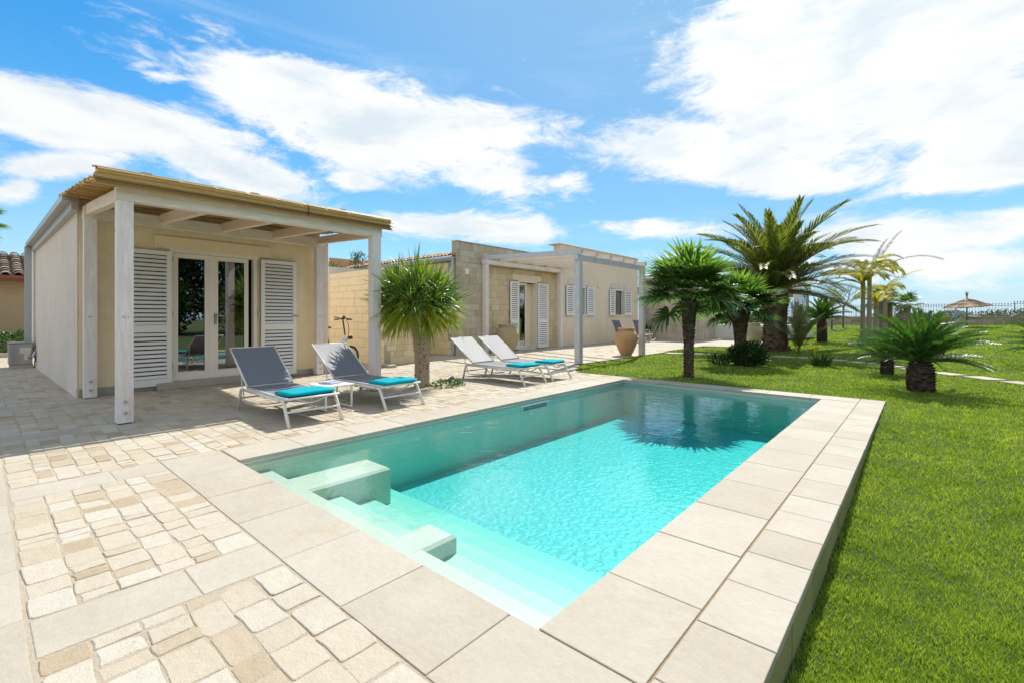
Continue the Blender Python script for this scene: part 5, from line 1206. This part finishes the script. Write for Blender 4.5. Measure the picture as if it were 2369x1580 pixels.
# stepping stones
st = thing('stepping_stones', 'line of pale rectangular stepping stones crossing the lawn', 'stepping stones', (-2, 15, 0)); sb = wloc(st)
STP = []
path = [(2.1, 12.1), (1.42, 12.85), (.95, 13.45), (.42, 14.03), (-.10, 14.55), (-.62, 15.05), (-1.22, 15.45), (-1.85, 15.75), (-2.5, 15.98), (-3.15, 16.1), (-3.8, 16.1), (-4.45, 16.05), (-5.1, 15.95), (-5.75, 15.85), (-6.4, 15.75)]
for i, (x, y) in enumerate(path):
    a = path[max(i - 1, 0)]; b = path[min(i + 1, len(path) - 1)]; an = math.atan2(b[1] - a[1], b[0] - a[0]); z = lawn_z(x, y)
    mb = MB(); mb.box(-.27, .27, -.19, .19, -.05, .035, rnd.random(), bev=.008); o = obj('stepping_stone', mb, M['slab'], local=True); o.parent = st; o.location = Vector((x, y, z)) - sb; o.rotation_euler = (0, 0, an); STP.append((x, y, an))

# garden wall, fence, umbrella, deck chair, scrub
gw = thing('garden_wall', 'low rubble stone wall closing the far side of the lawn', 'wall', (0, 43, .6))
block_wall(gw, 'low_course', M['wallstone'], (-18, 43.0), 0, 22.35, .35, 1.2, .42, .21, .25, cap=290, prefix='stone'); block_wall(gw, 'raised_course', M['wallstone'], (4.36, 43.0), 0, 14, .35, 1.34, .42, .21, .25, cap=200, prefix='stone')
mb = MB(); mb.box(-18, 4.3, 42.95, 43.3, 1.202, 1.235); mb.box(4.3, 18.4, 42.95, 43.3, 1.342, 1.375); mb.box(4.28, 4.42, 42.95, 43.3, 1.236, 1.34); obj('cap', mb, M['claypale'], gw)
fc = thing('iron_fence', 'blue grey iron fence with pointed pickets on top of the garden wall', 'fence', (0, 43.12, 1.2)); fb = wloc(fc)
m2 = MB(); m2.tube([(0, 0, 0), (0, 0, .78), (0, 0, .80), (0, 0, .82), (0, 0, .88)], [.009, .009, .03, .03, .004], 5); pk = mesh('picket', m2, M['bluegrey'])
for i in range(262):
    x = -17.9 + i * .135; inst('picket', pk, fc, Vector((x, 43.12, 1.235 if x < 4.3 else 1.36)) - fb)
mb = MB(); mb.box(-18, 4.3, 43.105, 43.135, 1.93, 1.96); mb.box(4.3, 18, 43.105, 43.135, 2.05, 2.08); obj('rail', mb, M['bluegrey'], fc)
mb = MB(); mb.box(-18, 4.3, 43.108, 43.132, 1.29, 1.305); mb.box(4.3, 18, 43.108, 43.132, 1.42, 1.435); obj('bottom_rail', mb, M['bluegrey'], fc)
for i in range(14): x = -17.2 + i * 2.7; mb = MB(); z = 0 if x < 4.3 else .13; mb.box(x - .02, x + .02, 43.10, 43.14, 1.2 + z, 1.97 + z); obj('fence_post', mb, M['bluegrey'], fc)
ux, uy = 2.03, 39.3; uz = lawn_z(ux, uy); um = thing('straw_umbrella', 'straw beach umbrella with a tufted top near the garden wall', 'umbrella', (ux, uy, uz))
mb = MB(); mb.tube([(ux, uy, uz), (ux, uy, uz + 1.75)], .035, 8); obj('pole', mb, M['pole'], um)
for lay, (r0, r1, z0, z1) in enumerate(((.05, .72, 1.72, 1.36), (.48, 1.05, 1.48, 1.24))):
    mb = MB()
    for i in range(760):
        a = rnd.uniform(0, 6.283); w1 = rnd.uniform(.012, .022); f = 1 + .05 * math.sin(8 * a); rr = r1 * f * rnd.uniform(.93, 1.04); zz = z1 + rnd.uniform(-.05, .03); e = Vector((math.cos(a), math.sin(a), 0)); s = Vector((-math.sin(a), math.cos(a), 0)); p = Vector((ux, uy, uz + z0)) + e * r0 * rnd.uniform(.8, 1.1); q = Vector((ux, uy, uz + zz)) + e * rr + Vector((.0, 0, .09 * (e.x * .751 + e.y * .66)))
        mb.add([p - s * w1 * .4, p + s * w1 * .4, q + s * w1 * 1.6, q - s * w1 * 1.6, (p + q) / 2 + Vector((0, 0, .03))], [(0, 1, 4), (1, 2, 4), (2, 3, 4), (3, 0, 4)], rnd.random())
    obj('thatch', mb, M['straw'], um, kind='stuff')
mb = MB()
for i in range(60):
    a = rnd.uniform(0, 6.28); mb.add([(ux - .01, uy, uz + 1.74), (ux + .01, uy, uz + 1.74), (ux + math.cos(a) * .1 * rnd.random(), uy + math.sin(a) * .1 * rnd.random(), uz + 2.15 + rnd.uniform(-.08, .05))], [(0, 1, 2)], rnd.random())
mb.tube([(ux, uy, uz + 1.7), (ux, uy, uz + 1.95)], [.05, .02], 6); obj('tuft', mb, M['straw'], um)
dc = thing('deck_chair', 'white reclining deck chair on the lawn beside the straw umbrella', 'chair', (1.45, 40.2, lawn_z(1.45, 40.2))); mb = MB()
for s in (-.25, .25):
    mb.tube([(-.75, s, .12), (.1, s, .28), (.5, s, .95)], .02, 5); mb.tube([(-.2, s, .24), (.35, s, 0)], .018, 5); mb.tube([(.25, s, .55), (-.1, s, 0)], .018, 5); mb.tube([(-.7, s, .13), (-.62, s, 0)], .018, 5)
obj('frame', mb, M['metal'], dc, local=True); mb = MB(); mb.box(-.7, .1, -.24, .24, .17, .18)
mb.v = [(v[0], v[1], v[2] + (v[0] + .7) * .15 - .04) for v in mb.v]; obj('seat', mb, M['white'], dc, local=True)
mb = MB(); V = [(.1, -.24, .28), (.1, .24, .28), (.5, .24, .95), (.5, -.24, .95)]; V += [(x + .012, y, z - .008) for x, y, z in V]; mb.add(V, [(0, 1, 2, 3), (7, 6, 5, 4), (0, 4, 5, 1), (2, 6, 7, 3), (1, 5, 6, 2), (3, 7, 4, 0)]); obj('backrest', mb, M['slingpale'], dc, local=True)
dc.rotation_euler = (0, 0, R(RV + 4))
mb = MB()
for i in range(60):
    x = rnd.uniform(-1.5, 9); y = rnd.uniform(46, 55); s = rnd.uniform(.4, .8); z = hh(x, y) + .45 + (y - 46) * .05
    leaf_blob(mb, (x, y, z + .1), (s * 1.3, s, s * .55), 130, .14)
for i in range(30):
    x = rnd.uniform(8, 12); y = rnd.uniform(46, 50); leaf_blob(mb, (x, y, hh(x, y) + .85), (1.0, .8, .55), 130, .14, tone=.3)
tag(obj('coastal_scrub', mb, M['scrub'], kind='stuff'), 'wind clipped coastal scrub behind the iron fence', 'scrub')

# ------------------------------------------------------------ grass
def grass():
    g = np.random.default_rng(5); N = 760000
    d = 1.0 * (47 / 1.0) ** (g.random(N) ** .82); lat = d * g.uniform(-.55, 1.28, N) ; yaw = R(YAW)
    x = -math.sin(yaw) * d + math.cos(yaw) * lat; y = math.cos(yaw) * d + math.sin(yaw) * lat
    ed = np.interp(y, [a for a, _ in EDGE], [b for _, b in EDGE])
    # both ends of the 8.86/8.87 step
    k = ((x > -.40) & (y < 8.88)) | ((x > ed + .01) & (y >= 8.88)); k &= y < 42.9
    for sx, sy, an in STP:
        c, s = math.cos(an), math.sin(an); u = (x - sx) * c + (y - sy) * s; v = -(x - sx) * s + (y - sy) * c; k &= ~((abs(u) < .27) & (abs(v) < .19))
    x, y, d = x[k], y[k], d[k]; n = len(x)
    S = lambda q, a, b: (lambda t: t * t * (3 - 2 * t))(np.clip((q - a) / (b - a), 0, 1))
    z = np.full(n, -.03) - np.where(x > -.6, .17 * (1 - S(y, 2.6, 8.4)), 0); z += np.clip((y - 14) / 29, 0, 1) * (.67 + .012 * (x + 3)) * np.maximum(S(x, -5.5, -2.5), S(y, 29, 40))
    z += .015 * np.sin(x * 1.3 + y * .7) * np.sin(y * .9 - x * .4) * np.where((y < 9) & (x < 0), 0, 1) * np.clip((y - 9) / 3, 0, 1)
    clump = .5 + .5 * np.sin(x * 9.1 + 2 * np.sin(y * 7.3)) * np.sin(y * 8.3 + 2 * np.sin(x * 6.1))
    a = g.uniform(0, 6.283, n); h = (.019 + .018 * g.random(n)) * (.75 + .5 * clump) * (1 + np.clip(d - 6, 0, 30) * .02); lean = h * g.uniform(.2, 1.1, n); w_ = (.0022 + .0012 * g.random(n)) * np.maximum(1, d / 2.4) ** .9
    th = g.uniform(0, 6.283, n); bx, by = np.cos(th) * w_, np.sin(th) * w_
    co_ = np.empty((n, 3, 3), np.float32); z0 = z - .006
    co_[:, 0] = np.stack([x - bx, y - by, z0], 1); co_[:, 1] = np.stack([x + bx, y + by, z0], 1); co_[:, 2] = np.stack([x + np.cos(a) * lean, y + np.sin(a) * lean, z + h], 1)
    me = bpy.data.meshes.new('grass'); me.vertices.add(n * 3); me.vertices.foreach_set('co', co_.ravel()); me.loops.add(n * 3); me.loops.foreach_set('vertex_index', np.arange(n * 3, dtype=np.int32))
    me.polygons.add(n); me.polygons.foreach_set('loop_start', np.arange(0, n * 3, 3, dtype=np.int32)); me.polygons.foreach_set('loop_total', np.full(n, 3, np.int32)); me.update(calc_edges=True)
    at = me.attributes.new('tone', 'FLOAT', 'FACE'); at.data.foreach_set('value', (g.random(n) * .8 + clump * .2).astype(np.float32)); me.materials.append(M['grass'])
    o = bpy.data.objects.new('grass', me); C.objects.link(o); o['kind'] = 'stuff'; tag(o, 'short bright green grass of the lawn beside and beyond the pool', 'grass')
grass()
